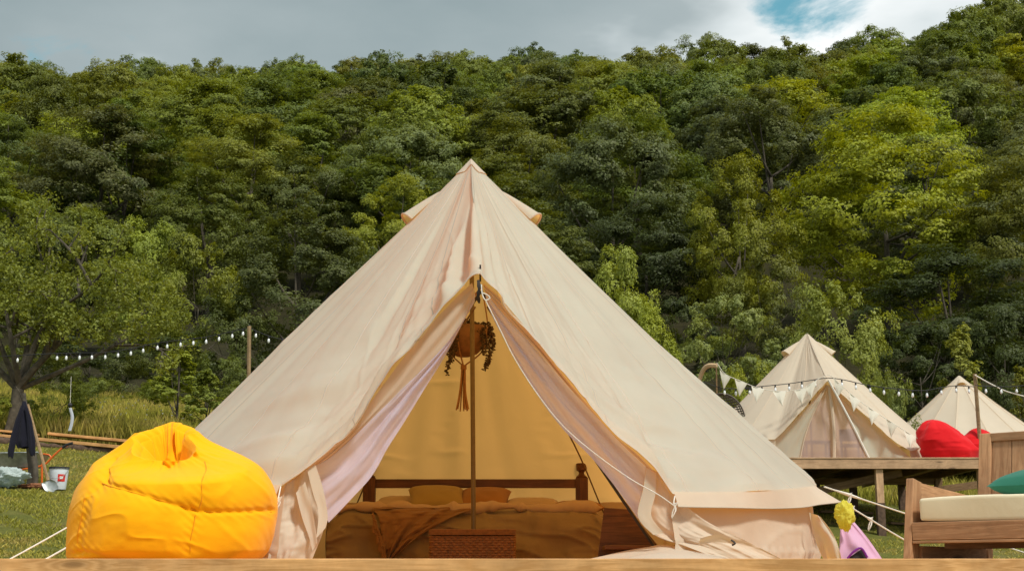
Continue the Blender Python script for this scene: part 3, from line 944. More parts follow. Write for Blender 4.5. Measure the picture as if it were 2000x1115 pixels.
# throw over the left of the foot
th = thing('throw_blanket', (at(760, 1040, YF)[0], YF - 0.05, 0.0), 'tan knitted throw with tassels, draped over the foot of the bed', 'blanket')
A = [(728, 994, YF + 0.02), (740, 1010, YF - 0.06), (745, 1045, YF - 0.1), (752, 1098, YF - 0.1)]
Bq = [(945, 988, YF + 0.12), (890, 1006, YF - 0.04), (820, 1045, YF - 0.1), (758, 1098, YF - 0.1)]
tb = sheet('knitted_cloth', A, Bq, 50, M['throw'], th, 0.03, 5, 51, n=90, fine=0.03)
A2 = [(724, 992, YF + 0.25), (728, 990, YF + 0.1), (730, 994, YF + 0.02)]
B2 = [(960, 980, YF + 0.35), (955, 984, YF + 0.2), (945, 988, YF + 0.12)]
sheet('folded_top', A2, B2, 40, M['throw'], th, 0.008, 3, 52, off=(0, 0, 1), n=20)
rg = random.Random(3)
for i in range(17):
    q = i / 16.0
    p = at(728 + 22 * q, 1000 + 66 * q, YF - 0.10)
    ln = 0.09 + rg.random() * 0.05
    p1 = p + np.array([0.01 + rg.uniform(-0.015, 0.02), -0.012, -ln])
    p1[2] = max(p1[2], 0.012)
    MB().tube([p, p * 0.8 + p1 * 0.2 + [0, -0.006, 0], p * 0.6 + p1 * 0.4, p1], [0.005, 0.011, 0.006, 0.012], 6).build('tassel', M['throw'], th)


def pillow(name, c, sx, sy, sz, mat, label, tilt=0.0, group=None, lean=0.5):
    n = 26
    u = np.linspace(-1, 1, n)
    A_, B_ = np.meshgrid(u, u, indexing='ij')
    th_ = (np.clip(1 - np.abs(A_) ** 2.6, 0, 1) * np.clip(1 - np.abs(B_) ** 2.6, 0, 1)) ** 0.45
    pin = 1 - 0.10 * (1 - np.abs(A_) ** 2) * 0 - 0.07 * np.cos(A_ * math.pi / 2) * np.abs(B_) ** 4
    pin2 = 1 - 0.07 * np.cos(B_ * math.pi / 2) * np.abs(A_) ** 4
    top_ = np.stack([A_ * sx / 2 * pin2, B_ * sy / 2 * pin, th_ * sz / 2 + 0.012 * th_ * vnoise(A_ * 3, B_ * 3, 60)], -1)
    bot_ = top_ * np.array([1, 1, -1])
    v = np.vstack([top_.reshape(-1, 3), bot_.reshape(-1, 3)])
    Rt = np.array(Matrix.Rotation(tilt, 3, 'Z') @ Matrix.Rotation(lean, 3, 'X'))
    v = v @ Rt.T
    v[:, 2] -= v[:, 2].min()
    f = grid_faces(n, n)
    f = np.vstack([f, f[:, ::-1] + n * n])
    o = link(name, mesh_np(name, v, f, True), mat, None, c)
    return tag(o, label, 'pillow', group)


pz = zt + 0.03
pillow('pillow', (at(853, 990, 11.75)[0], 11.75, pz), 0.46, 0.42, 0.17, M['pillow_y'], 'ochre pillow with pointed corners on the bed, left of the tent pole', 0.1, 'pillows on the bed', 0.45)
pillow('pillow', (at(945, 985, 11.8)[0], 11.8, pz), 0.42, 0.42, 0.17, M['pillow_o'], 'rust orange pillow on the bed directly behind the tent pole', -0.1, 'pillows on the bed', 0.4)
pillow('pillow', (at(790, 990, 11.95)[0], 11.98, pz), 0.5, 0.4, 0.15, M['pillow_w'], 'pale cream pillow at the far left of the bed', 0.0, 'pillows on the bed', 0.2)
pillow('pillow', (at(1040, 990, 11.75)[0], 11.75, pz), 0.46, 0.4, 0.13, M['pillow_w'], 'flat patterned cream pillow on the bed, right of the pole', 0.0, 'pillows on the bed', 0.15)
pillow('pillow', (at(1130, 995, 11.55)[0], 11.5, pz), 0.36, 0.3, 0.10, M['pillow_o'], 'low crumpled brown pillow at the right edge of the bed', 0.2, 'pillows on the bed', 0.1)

# wicker chest in front of the pole
YB = 9.98
x0, x1 = at(841, 1060, YB)[0], at(1004, 1060, YB)[0]
zl = at(920, 1033, YB)[2]
wk = thing('wicker_chest', ((x0 + x1) / 2, YB + 0.18, 0), 'brown wicker chest with lid at the foot of the tent pole', 'basket')


def weave_box(x0, x1, y0, y1, z0, z1, amp=0.007, rows_=11, step=0.011):
    """closed woven ring: under-over bumps"""
    per = 2 * (x1 - x0 + y1 - y0)
    n = int(per / step)
    s = np.linspace(0, per, n, endpoint=False)
    c = []
    for q in s:
        if q < x1 - x0:
            c.append((x0 + q, y0, 0, -1))
        elif q < (x1 - x0) + (y1 - y0):
            c.append((x1, y0 + q - (x1 - x0), 1, 0))
        elif q < 2 * (x1 - x0) + (y1 - y0):
            c.append((x1 - (q - (x1 - x0) - (y1 - y0)), y1, 0, 1))
        else:
            c.append((x0, y1 - (q - 2 * (x1 - x0) - (y1 - y0)), -1, 0))
    c = np.array(c)
    m_ = rows_ * 4
    zz = np.linspace(z0, z1, m_)
    rid = np.arange(m_) // 4
    within = np.abs(np.sin((np.arange(m_) + 0.5) / 4 * math.pi))
    ph = np.sin(np.arange(n)[:, None] * math.pi / 2 + rid[None, :] * math.pi)
    d = amp * (ph * 0.8 + 1.3 * within[None, :])
    G = np.zeros((n, m_, 3))
    G[..., 0] = c[:, 0:1] + c[:, 2:3] * d
    G[..., 1] = c[:, 1:2] + c[:, 3:4] * d
    G[..., 2] = zz[None, :]
    return G


grid_obj('woven_body', weave_box(x0, x1, YB, YB + 0.36, 0.008, zl - 0.045), M['wicker'], wk, WL[wk.name], wrap=True)
lb = MB().box(((x0 + x1) / 2, YB + 0.18, zl - 0.021), (x1 - x0 + 0.02, 0.385, 0.026)).build('lid', M['wicker'], wk)
for i in range(4):
    z = zl - 0.034 + i * 0.0095
    MB().tube(polyline([(x0 - 0.012, YB - 0.012, z), ((x0 + x1) / 2, YB - 0.016, z), (x1 + 0.012, YB - 0.012, z)], 30), 0.006, 6).build('lid_strand', M['wicker'], lb)

# wooden bench end to the right of the bed
YW = 9.6
bn = thing('wooden_bench', (at(1222, 1090, YW)[0], YW, 0), 'low dark stained wooden bench at the foot of the bed, by the right curtain', 'bench')
pts = [(1166, 1100), (1180, 991), (1228, 994), (1282, 1062), (1290, 1100)]
mb = MB()
fv = [at(px_, py_, YW) for px_, py_ in pts]
bv = [p + np.array([0.01, 0.045, 0]) for p in fv]
for p in fv + bv:
    p[2] = max(p[2], 0.0)
k_ = len(pts)
mb.add(fv + bv, [tuple(range(k_)), tuple(range(2 * k_ - 1, k_ - 1, -1))] + [(i, (i + 1) % k_, k_ + (i + 1) % k_, k_ + i) for i in range(k_)][::1])
mb.build('end_panel', M['benchwood'], bn, smooth=False)
s0 = at(1176, 1070, YW - 0.03)
s1 = at(1285, 1070, YW - 0.03)
board('seat_board', (s0[0], YW - 0.17, s0[2]), (s1[0] + 0.1, YW - 0.17, s0[2]), 0.28, 0.028, M['benchwood'], bn)
board('rail', (s0[0] + 0.02, YW - 0.03, 0.03), (s1[0] + 0.1, YW - 0.03, 0.03), 0.03, 0.06, M['benchwood'], bn)

# hanging planter
YP = 10.75
hp = thing('hanging_planter', at(910, 665, YP), 'trailing succulent in a woven bowl hung by macrame inside the tent', 'planter')
c = at(906, 640, YP)
s = YP / FPX * 1.0
prof = [(0.0, -0.225), (0.05, -0.222), (0.105, -0.20), (0.155, -0.15), (0.185, -0.09), (0.195, -0.03), (0.19, 0.0), (0.18, 0.0), (0.17, -0.03)]
bw = MB().lathe(c, prof, 28).build('bowl', M['wicker'], hp)
M['bowl'] = plain('bowl_clay', (0.24, 0.125, 0.055), 0.8, var=0.25, nscale=20)
bw.data.materials.clear()
bw.data.materials.append(M['bowl'])
MB().lathe(c + [0, 0, -0.02], [(0.0, 0.0), (0.1, 0.01), (0.178, 0.0)], 20).build('soil', M['soil'], hp)
hookp = np.array(at(941, 560, YP + 0.05))
for a in (0.3, 2.4, 4.5):
    e = c + np.array([0.19 * math.cos(a), 0.19 * math.sin(a), 0.0])
    lo = c + np.array([0.0, 0, -0.30])
    MB().tube(polyline([hookp, e + [0, 0, 0.02], e * 0.55 + lo * 0.45 + np.array([math.cos(a), math.sin(a), -0.6]) * 0.05, lo], 24), 0.006, 6).build('hanger_cord', M['macrame'], hp)
ts = MB()
rg = random.Random(5)
for i in range(14):
    a = rg.uniform(0, 6.28)
    r0, r1 = 0.012, 0.03 + rg.random() * 0.03
    b0 = c + np.array([r0 * math.cos(a), r0 * math.sin(a), -0.29])
    b1 = c + np.array([-0.01 + r1 * 0.5 * math.cos(a), r1 * 0.5 * math.sin(a), -0.50])
    b2 = c + np.array([-0.015 + r1 * math.cos(a), r1 * math.sin(a), -0.62 - rg.random() * 0.02])
    ts.tube(polyline([b0, b1, b2], 8), 0.005, 5)
ts.lathe(c, [(0.0, -0.285), (0.022, -0.29), (0.024, -0.32), (0.0, -0.33)], 10)
ts.build('tassel', M['macrame'], hp)


def trailing_stem(path, seed, leaf=0.03, gap=0.012):
    rg = np.random.RandomState(seed)
    p = polyline(path, max(10, int(np.linalg.norm(np.diff(np.array(path), axis=0), axis=1).sum() / gap)))
    b = MB()
    b.tube(p, 0.004, 5)
    for q in p:
        for _ in range(3):
            d = rg.normal(size=3)
            d /= np.linalg.norm(d)
            cc = q + d * leaf * 0.55
            sd = np.cross(d, rg.normal(size=3))
            sd /= np.linalg.norm(sd)
            nn = np.cross(d, sd)
            L_, w_ = leaf * rg.uniform(0.6, 1.1), leaf * rg.uniform(0.3, 0.45)
            v = [cc - d * L_ / 2, cc + sd * w_, cc + d * L_ / 2, cc - sd * w_, cc + nn * w_ * 0.6, cc - nn * w_ * 0.6]
            b.add(v, [(0, 1, 4), (1, 2, 4), (2, 3, 4), (3, 0, 4), (1, 0, 5), (2, 1, 5), (3, 2, 5), (0, 3, 5)])
    return b.build('trailing_stem', M['succulent'], hp, smooth=False)


stems = [
    [(900, 637, 0), (880, 648, -.1), (878, 690, -.12), (872, 730, -.12)], [(898, 636, 0), (886, 655, -.14), (884, 700, -.15)],
    [(893, 635, 0), (892, 650, -.18), (888, 685, -.18)], [(905, 634, 0), (884, 660, .08), (880, 705, .1)],
    [(925, 634, 0), (955, 645, -.05), (956, 690, -.06), (947, 722, -.06)], [(930, 632, 0), (960, 650, .02), (962, 680, .02), (951, 715, .02)],
    [(925, 632, 0), (950, 660, -.12), (948, 690, -.13)], [(928, 634, 0), (945, 640, -.12), (942, 660, -.14), (944, 690, -.14)],
    [(912, 636, 0), (918, 625, -.05), (925, 634, -.1), (935, 650, -.15)], [(905, 636, 0), (908, 624, .02), (900, 632, -.1), (890, 645, -.12)],
    [(935, 640, 0), (945, 630, 0), (958, 640, 0), (961, 665, 0)], [(900, 640, 0), (890, 630, 0), (883, 645, 0), (881, 668, 0), (884, 690, 0)],
]
for i, st in enumerate(stems):
    trailing_stem([at(px_, py_, YP + dy) for px_, py_, dy in st], 70 + i)

# ------------------------------------------------------------------ yellow bean bag on the deck
def tube_on(path, r, name, mat, parent):
    return MB().tube(path, r, 6, True).build(name, mat, parent)


YBB = 7.86
bbx = at(333, 1090, YBB)[0]
bb = thing('bean_bag', (bbx, YBB, 0.0), 'large bright yellow bean bag on the deck beside the big tent', 'bean bag', 'bean bags')
_z = np.array([0.0, 0.025, 0.16, 0.33, 0.455, 0.54, 0.64, 0.69, 0.745]) * 1.0
_L = np.array([-.54, -.576, -.575, -.545, -.48, -.42, -.29, -.20, -.12])
_Rr = np.array([.49, .525, .57, .595, .545, .45, .22, .12, .03])


_pp = polyline(np.stack([_L, _Rr, _z], -1), 120)
_L, _Rr, _z = _pp[:, 0], _pp[:, 1], np.maximum.accumulate(_pp[:, 2])
_dp = polyline(np.array([[0.50, 0, 0], [0.535, 0, 0.06], [0.55, 0, 0.2], [0.54, 0, 0.33], [0.47, 0, 0.48], [0.33, 0, 0.61], [0.17, 0, 0.74]]), 120)


def dist_poly(x, z, pts):
    pts = np.array(pts, float)
    best = np.full(x.shape, 9.0)
    for a, b in zip(pts[:-1], pts[1:]):
        d = b - a
        t = np.clip(((x - a[0]) * d[0] + (z - a[1]) * d[1]) / (d @ d), 0, 1)
        best = np.minimum(best, np.hypot(x - a[0] - t * d[0], z - a[1] - t * d[1]))
    return best


def bbp(px, py):
    return ((px - 333) / 356.0, (1097 - py) / 356.0)


seamA = [bbp(*p) for p in [(215, 945), (230, 957), (300, 976), (360, 993), (410, 1007), (450, 1011), (500, 1009), (548, 1002)]]
seamB = [bbp(*p) for p in [(404, 908), (416, 925), (424, 955), (424, 985), (418, 1008)]]
seamC = [bbp(*p) for p in [(414, 1012), (412, 1040), (405, 1075), (403, 1100)]]
seamD = [bbp(*p) for p in [(222, 955), (200, 985), (194, 1020), (188, 1060), (190, 1090)]]
seamE = [bbp(*p) for p in [(150, 1090), (190, 1082), (230, 1088), (260, 1100)]]
pinch = [bbp(*p) for p in [(216, 912), (214, 930), (222, 952)]]
pinch2 = [bbp(*p) for p in [(272, 850), (290, 880), (310, 905), (338, 925)]]
pinch3 = [bbp(*p) for p in [(338, 925), (360, 912), (385, 903), (420, 900), (450, 905)]]
pinch4 = [bbp(*p) for p in [(375, 860), (385, 885), (398, 902)]]
nphi, ns = 300, 190
phi = np.linspace(0, 2 * math.pi, nphi, endpoint=False)   # 0 = right, -pi/2 = front
s = np.linspace(0, 1, ns)
PH, S = np.meshgrid(phi, s, indexing='ij')
fb = -np.sin(PH)                                             # 1 at the front
zr_ = 0.672 + 0.08 * np.clip(np.sin(PH), 0, 1) ** 0.8 - 0.165 * sstep(0.12, 1.0, fb)        # rim height round the collar
Zb = zr_ * np.clip(S / 0.86, 0, 1) ** 0.9
Lz = np.interp(Zb, _z, _L)
Rz = np.interp(Zb, _z, _Rr)
cxz, wz = (Lz + Rz) / 2, (Rz - Lz) / 2
ca, sa = np.cos(PH), np.sin(PH)
k_ = 1.0 / (np.abs(ca) ** 2.3 + np.abs(sa) ** 2.3) ** (1 / 2.3)
x = cxz + wz * k_ * ca
dep = np.interp(Zb, np.maximum.accumulate(_dp[:, 2]), _dp[:, 0])
y = dep * k_ * sa * 0.98
# the rim pulls in to a narrow V at the front
vw = sstep(0.62, 0.86, S) * sstep(0.3, 1.0, fb)
y = y * (1 - 0.42 * vw)
vx = sstep(0.66, 0.86, S) * sstep(-0.2, 0.9, fb)
x = cxz + (x - cxz) * (1 - 0.45 * vx) - 0.02 * vx
z = Zb.copy()
# inside of the collar
lip = sstep(0.86, 0.92, S)
rr0 = np.hypot(x - cxz, y) + 1e-6
sh_ = np.clip(1 - lip * 0.055 / rr0, 0.1, 1)
x = cxz + (x - cxz) * sh_
y = y * sh_
z = z - 0.018 * lip + 0.016 * np.exp(-((S - 0.89) / 0.025) ** 2)
ins = sstep(0.915, 1.0, S)
x = x * (1 - ins) + (-0.01 + 0.07 * ca) * ins
y = y * (1 - ins) + (-0.02 + 0.008 * sa) * ins
z = z - sstep(0.925, 1.0, S) * (zr_ - 0.50) * 0.95
rimb = np.exp(-((S - 0.86) / 0.03) ** 2)
z += 0.012 * rimb
# pleats that run into the collar
pl = sstep(0.52, 0.84, S)
rad = np.hypot(x - cxz, y) + 1e-6
dr_ = 0.050 * pl * vnoise(PH * 3.2, S * 2.0, 81) + 0.026 * pl * vnoise(PH * 7, S * 3, 82) + 0.012 * pl * vnoise(PH * 15, S * 5, 86)
dr_ += 0.030 * vnoise(ca * 2.1 + 5, z * 4.5 + sa, 83) + 0.010 * vnoise(ca * 6 + 5, z * 9 + sa * 3, 84) + 0.003 * vnoise(ca * 16, z * 30 + sa * 8, 85)
front = sstep(0.0, 0.25, fb) * (1 - ins)
for poly, g1, g2 in ((seamA, 0.012, 0.016), (seamB, 0.007, 0.012), (seamC, 0.006, 0.010), (seamD, 0.004, 0.008), (seamE, 0.014, 0.0), (pinch, 0.022, 0.025), (pinch2, 0.016, 0.03), (pinch3, 0.016, 0.035), (pinch4, 0.010, 0.02)):
    d = dist_poly(x, z, poly)
    dr_ -= front * (g1 * np.exp(-(d / 0.014) ** 2) + g2 * np.exp(-(d / 0.07) ** 2))
    # short puckers beside stitched seams
    dr_ += front * 0.0022 * np.exp(-(d / 0.04) ** 2) * np.sin(x * 120 + z * 150)
# lobes swell between the seams
dr_ += front * 0.028 * np.exp(-(((x - 0.30) / 0.22) ** 2 + ((z - 0.40) / 0.12) ** 2))
dr_ += front * 0.035 * np.exp(-(((x + 0.1) / 0.2) ** 2 + ((z - 0.2) / 0.15) ** 2))
dr_ += 0.006 * ridge(ca * 2.5 + 3, z * 6 + sa * 2, 87) * (1 - ins) + 0.008 * pl * ridge(PH * 3.0, S * 4, 88) * (1 - ins)
dr_ *= sstep(0.0, 0.06, S)
x = x + (x - cxz) / rad * dr_
y = y + y / rad * dr_
# closed bottom
x0_, y0_ = x[:, :1], y[:, :1]
P = np.stack([x, y, z], -1)
bot = np.stack([x[:, 0] * 0.5, y[:, 0] * 0.5, np.full(nphi, 0.0)], -1)[:, None, :]
x, y = x * 0.935, y * 0.935
P = np.concatenate([bot, P], 1) * np.array([0.935, 0.935, 1.0]) + WL[bb.name]
shell = grid_obj('shell', P, M['yellow'], bb, WL[bb.name], wrap=True)


def on_front(px, py):
    """nearest point of the bean bag front to a point of its face"""
    a, b = bbp(px, py)
    fr_ = (PH > math.pi)
    dd = np.hypot(x - a, z - b) + (~fr_) * 9 + (S > 0.86) * 9
    i = np.unravel_index(np.argmin(dd), dd.shape)
    return np.array([x[i], y[i] - 0.001, z[i]]) + WL[bb.name]


for pts in ([(228, 956), (260, 966), (300, 976), (335, 986), (360, 993), (390, 1002), (410, 1007), (450, 1011), (500, 1009), (530, 1005)], [(408, 912), (418, 930), (424, 955), (424, 985), (420, 1004)], [(414, 1016), (412, 1040), (408, 1060), (405, 1080)], [(200, 985), (195, 1020), (190, 1050), (189, 1080)]):
    tube_on(polyline([on_front(*p) for p in pts], 50), 0.0022, 'seam', M['yellow_seam'], shell)
g_ = MB().lathe(on_front(310, 868) + np.array([0, 0.12, 0.0]), [(0.0, 0.006), (0.010, 0.006), (0.012, 0.0), (0.0, -0.006)], 10).build('eyelet', M['white'], shell)

# ------------------------------------------------------------------ lounge sofa at the right edge
beta = R_(-42)
so = thing('lounge_sofa', (at(1768, 1096, 7.85)[0], 7.85, 0.0), 'low brown wooden lounge sofa cut off by the right edge', 'sofa')
so_R = np.array(Matrix.Rotation(beta, 3, 'Z'))
SW = M['larch']


def sl(x, y, z):
    return WL[so.name] + so_R @ np.array([x, y, z], float)


upv = so_R @ np.array([0, -1.0, 0])
rk = 0.20    # rake of posts (metres back per metre up)
LEN, DEP = 1.25, 0.93
# front posts: wide raked planks
for xx in (0.035, LEN - 0.035):
    board('arm_post', sl(xx, 0.0, 0.0), sl(xx, 0.43 * rk, 0.435), 0.045, 0.10, SW, so, up=so_R @ np.array([0.0, -1, 0]), bev=0.005)
    # arm panel behind the post: three boards sloping down to the back
    for k_, (zf, zb) in enumerate(((0.165, 0.160), (0.268, 0.240), (0.372, 0.312))):
        board('arm_board', sl(xx + 0.003 * k_, 0.055 + zf * rk, zf), sl(xx + 0.003 * k_, DEP + zb * rk - 0.04, zb), 0.026, 0.101, SW, so)
    board('back_post', sl(xx, DEP, 0.0), sl(xx, DEP + 0.76 * rk, 0.76), 0.06, 0.075, SW, so, up=so_R @ np.array([1, 0, 0]))
board('front_rail', sl(0.06, -0.005, 0.155), sl(LEN - 0.06, -0.005, 0.155), 0.035, 0.095, SW, so)
board('front_rail', sl(0.06, 0.005, 0.098), sl(LEN - 0.06, 0.005, 0.098), 0.06, 0.014, SW, so)
board('back_rail', sl(0.07, DEP, 0.155), sl(LEN - 0.07, DEP, 0.155), 0.035, 0.095, SW, so)
for i in range(7):
    y = 0.09 + i * 0.126
    board('seat_slat', sl(0.06, y, 0.19), sl(LEN - 0.06, y, 0.19), 0.085, 0.02, SW, so)
for xx in (0.30, 0.65, 1.0):
    board('seat_bearer', sl(xx, 0.03, 0.15), sl(xx, DEP - 0.03, 0.15), 0.04, 0.055, SW, so)
board('stretcher', sl(0.045, 0.08, 0.045), sl(0.045, DEP - 0.03, 0.045), 0.035, 0.07, SW, so)
board('stretcher', sl(0.10, 0.30, 0.085), sl(LEN - 0.1, 0.30, 0.085), 0.05, 0.04, SW, so)
for i in range(9):
    xx = 0.133 + i * 0.123
    board('back_plank', sl(xx, DEP + 0.20 * rk, 0.20), sl(xx, DEP + 0.715 * rk, 0.715), 0.022, 0.119, SW, so, up=so_R @ np.array([1, 0, 0]), bev=0.003)
board('top_rail', sl(0.07, DEP + 0.735 * rk, 0.738), sl(LEN - 0.07, DEP + 0.735 * rk, 0.738), 0.06, 0.05, SW, so)

# cushion: rounded slab
cu = thing('seat_cushion', sl(0.1, 0.05, 0.203), 'long cream seat cushion lying on the brown lounge sofa', 'cushion')
bm = bmesh.new()
bmesh.ops.create_cube(bm, size=1.0)
for v in bm.verts:
    v.co = Vector((v.co.x * (LEN - 0.17), v.co.y * (DEP - 0.12), v.co.z * 0.125))
bmesh.ops.bevel(bm, geom=list(bm.edges), offset=0.022, segments=4, affect='EDGES', profile=0.6)
bmesh.ops.subdivide_edges(bm, edges=[e for e in bm.edges if e.calc_length() > 0.3], cuts=12, use_grid_fill=True)
for v in bm.verts:
    q = vnoise(v.co.x * 5, v.co.y * 5 + v.co.z * 9, 90)
    v.co.z += 0.012 * float(q) + (0.010 * (1 - (2 * v.co.x / LEN) ** 2) if v.co.z > 0 else 0)
    v.co.y += 0.012 * float(vnoise(v.co.x * 6, v.co.z * 10, 91))
me = bpy.data.meshes.new('cushion_body')
bm.to_mesh(me)
bm.free()
me.polygons.foreach_set('use_smooth', np.ones(len(me.polygons), dtype=bool))
cb = link('cushion_body', me, M['cushion'], cu, sl(LEN / 2 + 0.015, 0.40, 0.268))
cb.rotation_euler = (0, 0, beta)
pc = sl(0.085, 0.04, 0.29)
tube_on(polyline([sl(0.10 + 0.13 * q, 0.022 - 0.004 * q, 0.277 + 0.005 * math.sin(q * 3)) for q in np.linspace(0, 1, 8)], 14), 0.002, 'zip', M['darkmetal'], cu)
tube_on(polyline([sl(0.11 + (LEN - 0.2) * q, 0.026, 0.322) for q in np.linspace(0, 1, 8)], 14), 0.003, 'piping', M['cushion'], cu)

gp = pillow('pillow', sl(0.62, 0.62, 0.335), 0.6, 0.5, 0.17, M['green'], 'dark green pillow lying on the lounge sofa cushion', beta, None, 0.1)

# ------------------------------------------------------------------ pink mat and yellow bag by the right end of the tent
pm = thing('foam_mat', at(1690, 1090, 9.5) * [1, 1, 0], 'folded pink foam mat with purple edge beside the tent wall', 'mat')
for k_, (dx, dy) in enumerate(((0, 0), (0.03, 0.06))):
    A = [(1645 + 6 * k_, 1010, 9.45 + dy), (1640 + 6 * k_, 1050, 9.4 + dy), (1640 + 6 * k_, 1098, 9.35 + dy)]
    Bq = [(1662 + 6 * k_, 1018, 9.5 + dy), (1690 + 6 * k_, 1052, 9.45 + dy), (1722 + 6 * k_, 1098, 9.4 + dy)]
    sheet('mat_leaf', A, Bq, 16, M['pink'], pm, 0.03, 2, 95 + k_, n=40)
mb = MB()
mb.tube(polyline([at(1655, 1090, 9.32), at(1668, 1076, 9.31), at(1682, 1070, 9.31), at(1694, 1088, 9.31)], 14), 0.008, 6)
mb.build('purple_edge', M['purple'], pm)
fl_ = MB()
fl_.add([at(1655, 1090, 9.33), at(1682, 1072, 9.33), at(1695, 1092, 9.33), at(1655, 1097, 9.38), at(1684, 1078, 9.42), at(1697, 1097, 9.38)], [(0, 1, 2), (3, 5, 4), (0, 3, 4, 1), (1, 4, 5, 2), (0, 2, 5, 3)])
fl_.build('dark_lining', M['rubber'], pm, smooth=False)


def crumple(name, c, rx, ry, rz, mat, seed, label, cat, amp=0.25, n=90):
    u = np.linspace(0, 2 * math.pi, n, endpoint=False)
    v = np.linspace(-math.pi / 2, math.pi / 2, n // 2)
    U_, V_ = np.meshgrid(u, v, indexing='ij')
    X_, Y_, Z_ = np.cos(V_) * np.cos(U_), np.cos(V_) * np.sin(U_), np.sin(V_)
    r = 1 + amp * (vnoise(X_ * 2.2 + 3, Z_ * 2.2 + Y_, seed) + 0.8 * np.abs(vnoise(X_ * 5 + Y_ * 3, Z_ * 5, seed + 1)) + 0.4 * vnoise(X_ * 11, Z_ * 9 + Y_ * 7, seed + 2))
    P = np.stack([X_ * rx * r, Y_ * ry * r, Z_ * rz * r], -1)
    P[..., 2] -= P[..., 2].min()
    o = grid_obj(name, P + np.array(c), mat, None, c, wrap=True)
    return tag(o, label, cat)


yb = at(1650, 1020, 9.3)
crumple('plastic_bag', (yb[0], 9.32, at(1650, 1040, 9.32)[2]), 0.058, 0.055, 0.085, M['yellowbag'], 101, 'crumpled yellow plastic bag on top of the pink mat', 'plastic bag', 0.5)

# ------------------------------------------------------------------ the raised platform with the second tent
PF, PB_, PX0, PX1, PZ = 28.0, 34.2, 3.0, at(1927, 893, 28.0)[0], at(1750, 893, 28.0)[2]
pd = thing('raised_platform', ((PX0 + PX1) / 2, 31, gz(6, 31)), 'raised wooden platform on posts carrying the middle tent', 'platform', 'platforms on posts')
board('fascia_board', (PX0, PF, PZ - 0.125), (PX1, PF, PZ - 0.125), 0.05, 0.19, M['pine_pink'], pd)
nb = 40
for i in range(nb):
    y = PF - 0.04 + (i + 0.5) * (PB_ - PF) / nb
    board('deck_board', (PX0, y, PZ - 0.0135), (PX1 + 0.02, y, PZ - 0.0135), (PB_ - PF) / nb - 0.006, 0.027, M['pine_pink'], pd)
for i in range(8):
    x = PX0 + 0.05 + i * (PX1 - PX0 - 0.1) / 7
    board('joist', (x, PF + 0.03, PZ - 0.115), (x, PB_, PZ - 0.115), 0.06, 0.17, M['darkwood'], pd)
posts = [(at(1719, 980, PF + 0.1)[0], PF + 0.1), (PX0 + 0.1, PF + 0.1), (PX1 - 0.1, PF + 0.1)]
posts += [(at(1668, 990, 31.0)[0], 31.0), (PX0 + 0.1, 31.0), (PX1 - 0.1, 31.0), (5.0, 33.9), (7.2, 33.9), (PX1 - 0.1, 33.9)]
for k_, (x, y) in enumerate(posts):
    b0 = gz(x, y)
    zs = b0 + 0.62
    board('post', (x, y, zs), (x, y, PZ - (0.225 if y < 29 else 0.20)), 0.14, 0.14, M['pine_pink'] if k_ < 3 else M['darkwood'], pd, up=(0, 1, 0))
    board('post_bottom', (x, y, b0 - 0.15), (x, y, zs), 0.15, 0.15, M['soil'], pd, up=(0, 1, 0))  # bottom stretch of each post, dark; colour shared with the soil
p0 = (at(1590, 960, 28.6)[0], 28.6, at(1590, 960, 28.6)[2])
p1 = (at(1760, 906, 28.6)[0], 28.6, PZ - 0.25)
board('brace', p0, p1, 0.05, 0.16, M['darkwood'], pd)
board('brace', (at(1770, 965, 31.2)[0], 31.2, at(1770, 965, 31.2)[2]), (at(1925, 918, 31.2)[0], 31.2, PZ - 0.3), 0.05, 0.16, M['darkwood'], pd)
board('cross_beam', (PX0, 31.0, PZ - 0.27), (PX1, 31.0, PZ - 0.27), 0.07, 0.14, M['darkwood'], pd)
# offcuts stored under the platform
for k_, (a, b_) in enumerate((((1735, 1000), (1860, 990)), ((1600, 985), (1700, 968)), ((1780, 1030), (1905, 1018)))):
    q0, q1 = at(*a, 30.0 + k_), at(*b_, 30.2 + k_)
    q0[2] = gz(q0[0], q0[1]) + 0.05
    q1[2] = gz(q1[0], q1[1]) + 0.09
    tag(board('plank', q0, q1, 0.22, 0.045, M['darkwood'], None), ['loose plank on the ground behind the platform\'s front post', 'loose plank under the left part of the platform', 'loose plank under the right part of the platform'][k_], 'plank', 'planks under the platform')

# ---- second tent
Y2C = 31.1
ap2 = at(1576, 650, Y2C)
t2 = thing('bell_tent', (ap2[0], ap2[1], PZ), 'cream bell tent with closed door and bunting, on the raised platform', 'tent', 'bell tents')
yd2 = Y2C - 2.3
r2 = [(1616, 744, yd2), (1640, 766, yd2), (1680, 802, yd2), (1720, 838, yd2 + .05), (1752, 864, yd2 + .1), (1778, 880, yd2 + .25)]
l2 = [(1616, 744, yd2), (1598, 764, yd2), (1570, 798, yd2), (1540, 832, yd2 + .05), (1514, 858, yd2 + .2)]
B2_, U2, e2, a2 = boundary_points(l2, r2, ap2[0], ap2[1], 2.45, 2.5, PZ + 0.55, PZ + 0.6, 40, 70)


def far_disp(u, t, P):
    return 0.03 * vnoise(u * 5, t * 2, 33) * sstep(0.1, 0.7, t) + 0.012 * vnoise(u * 16, t * 3, 34)


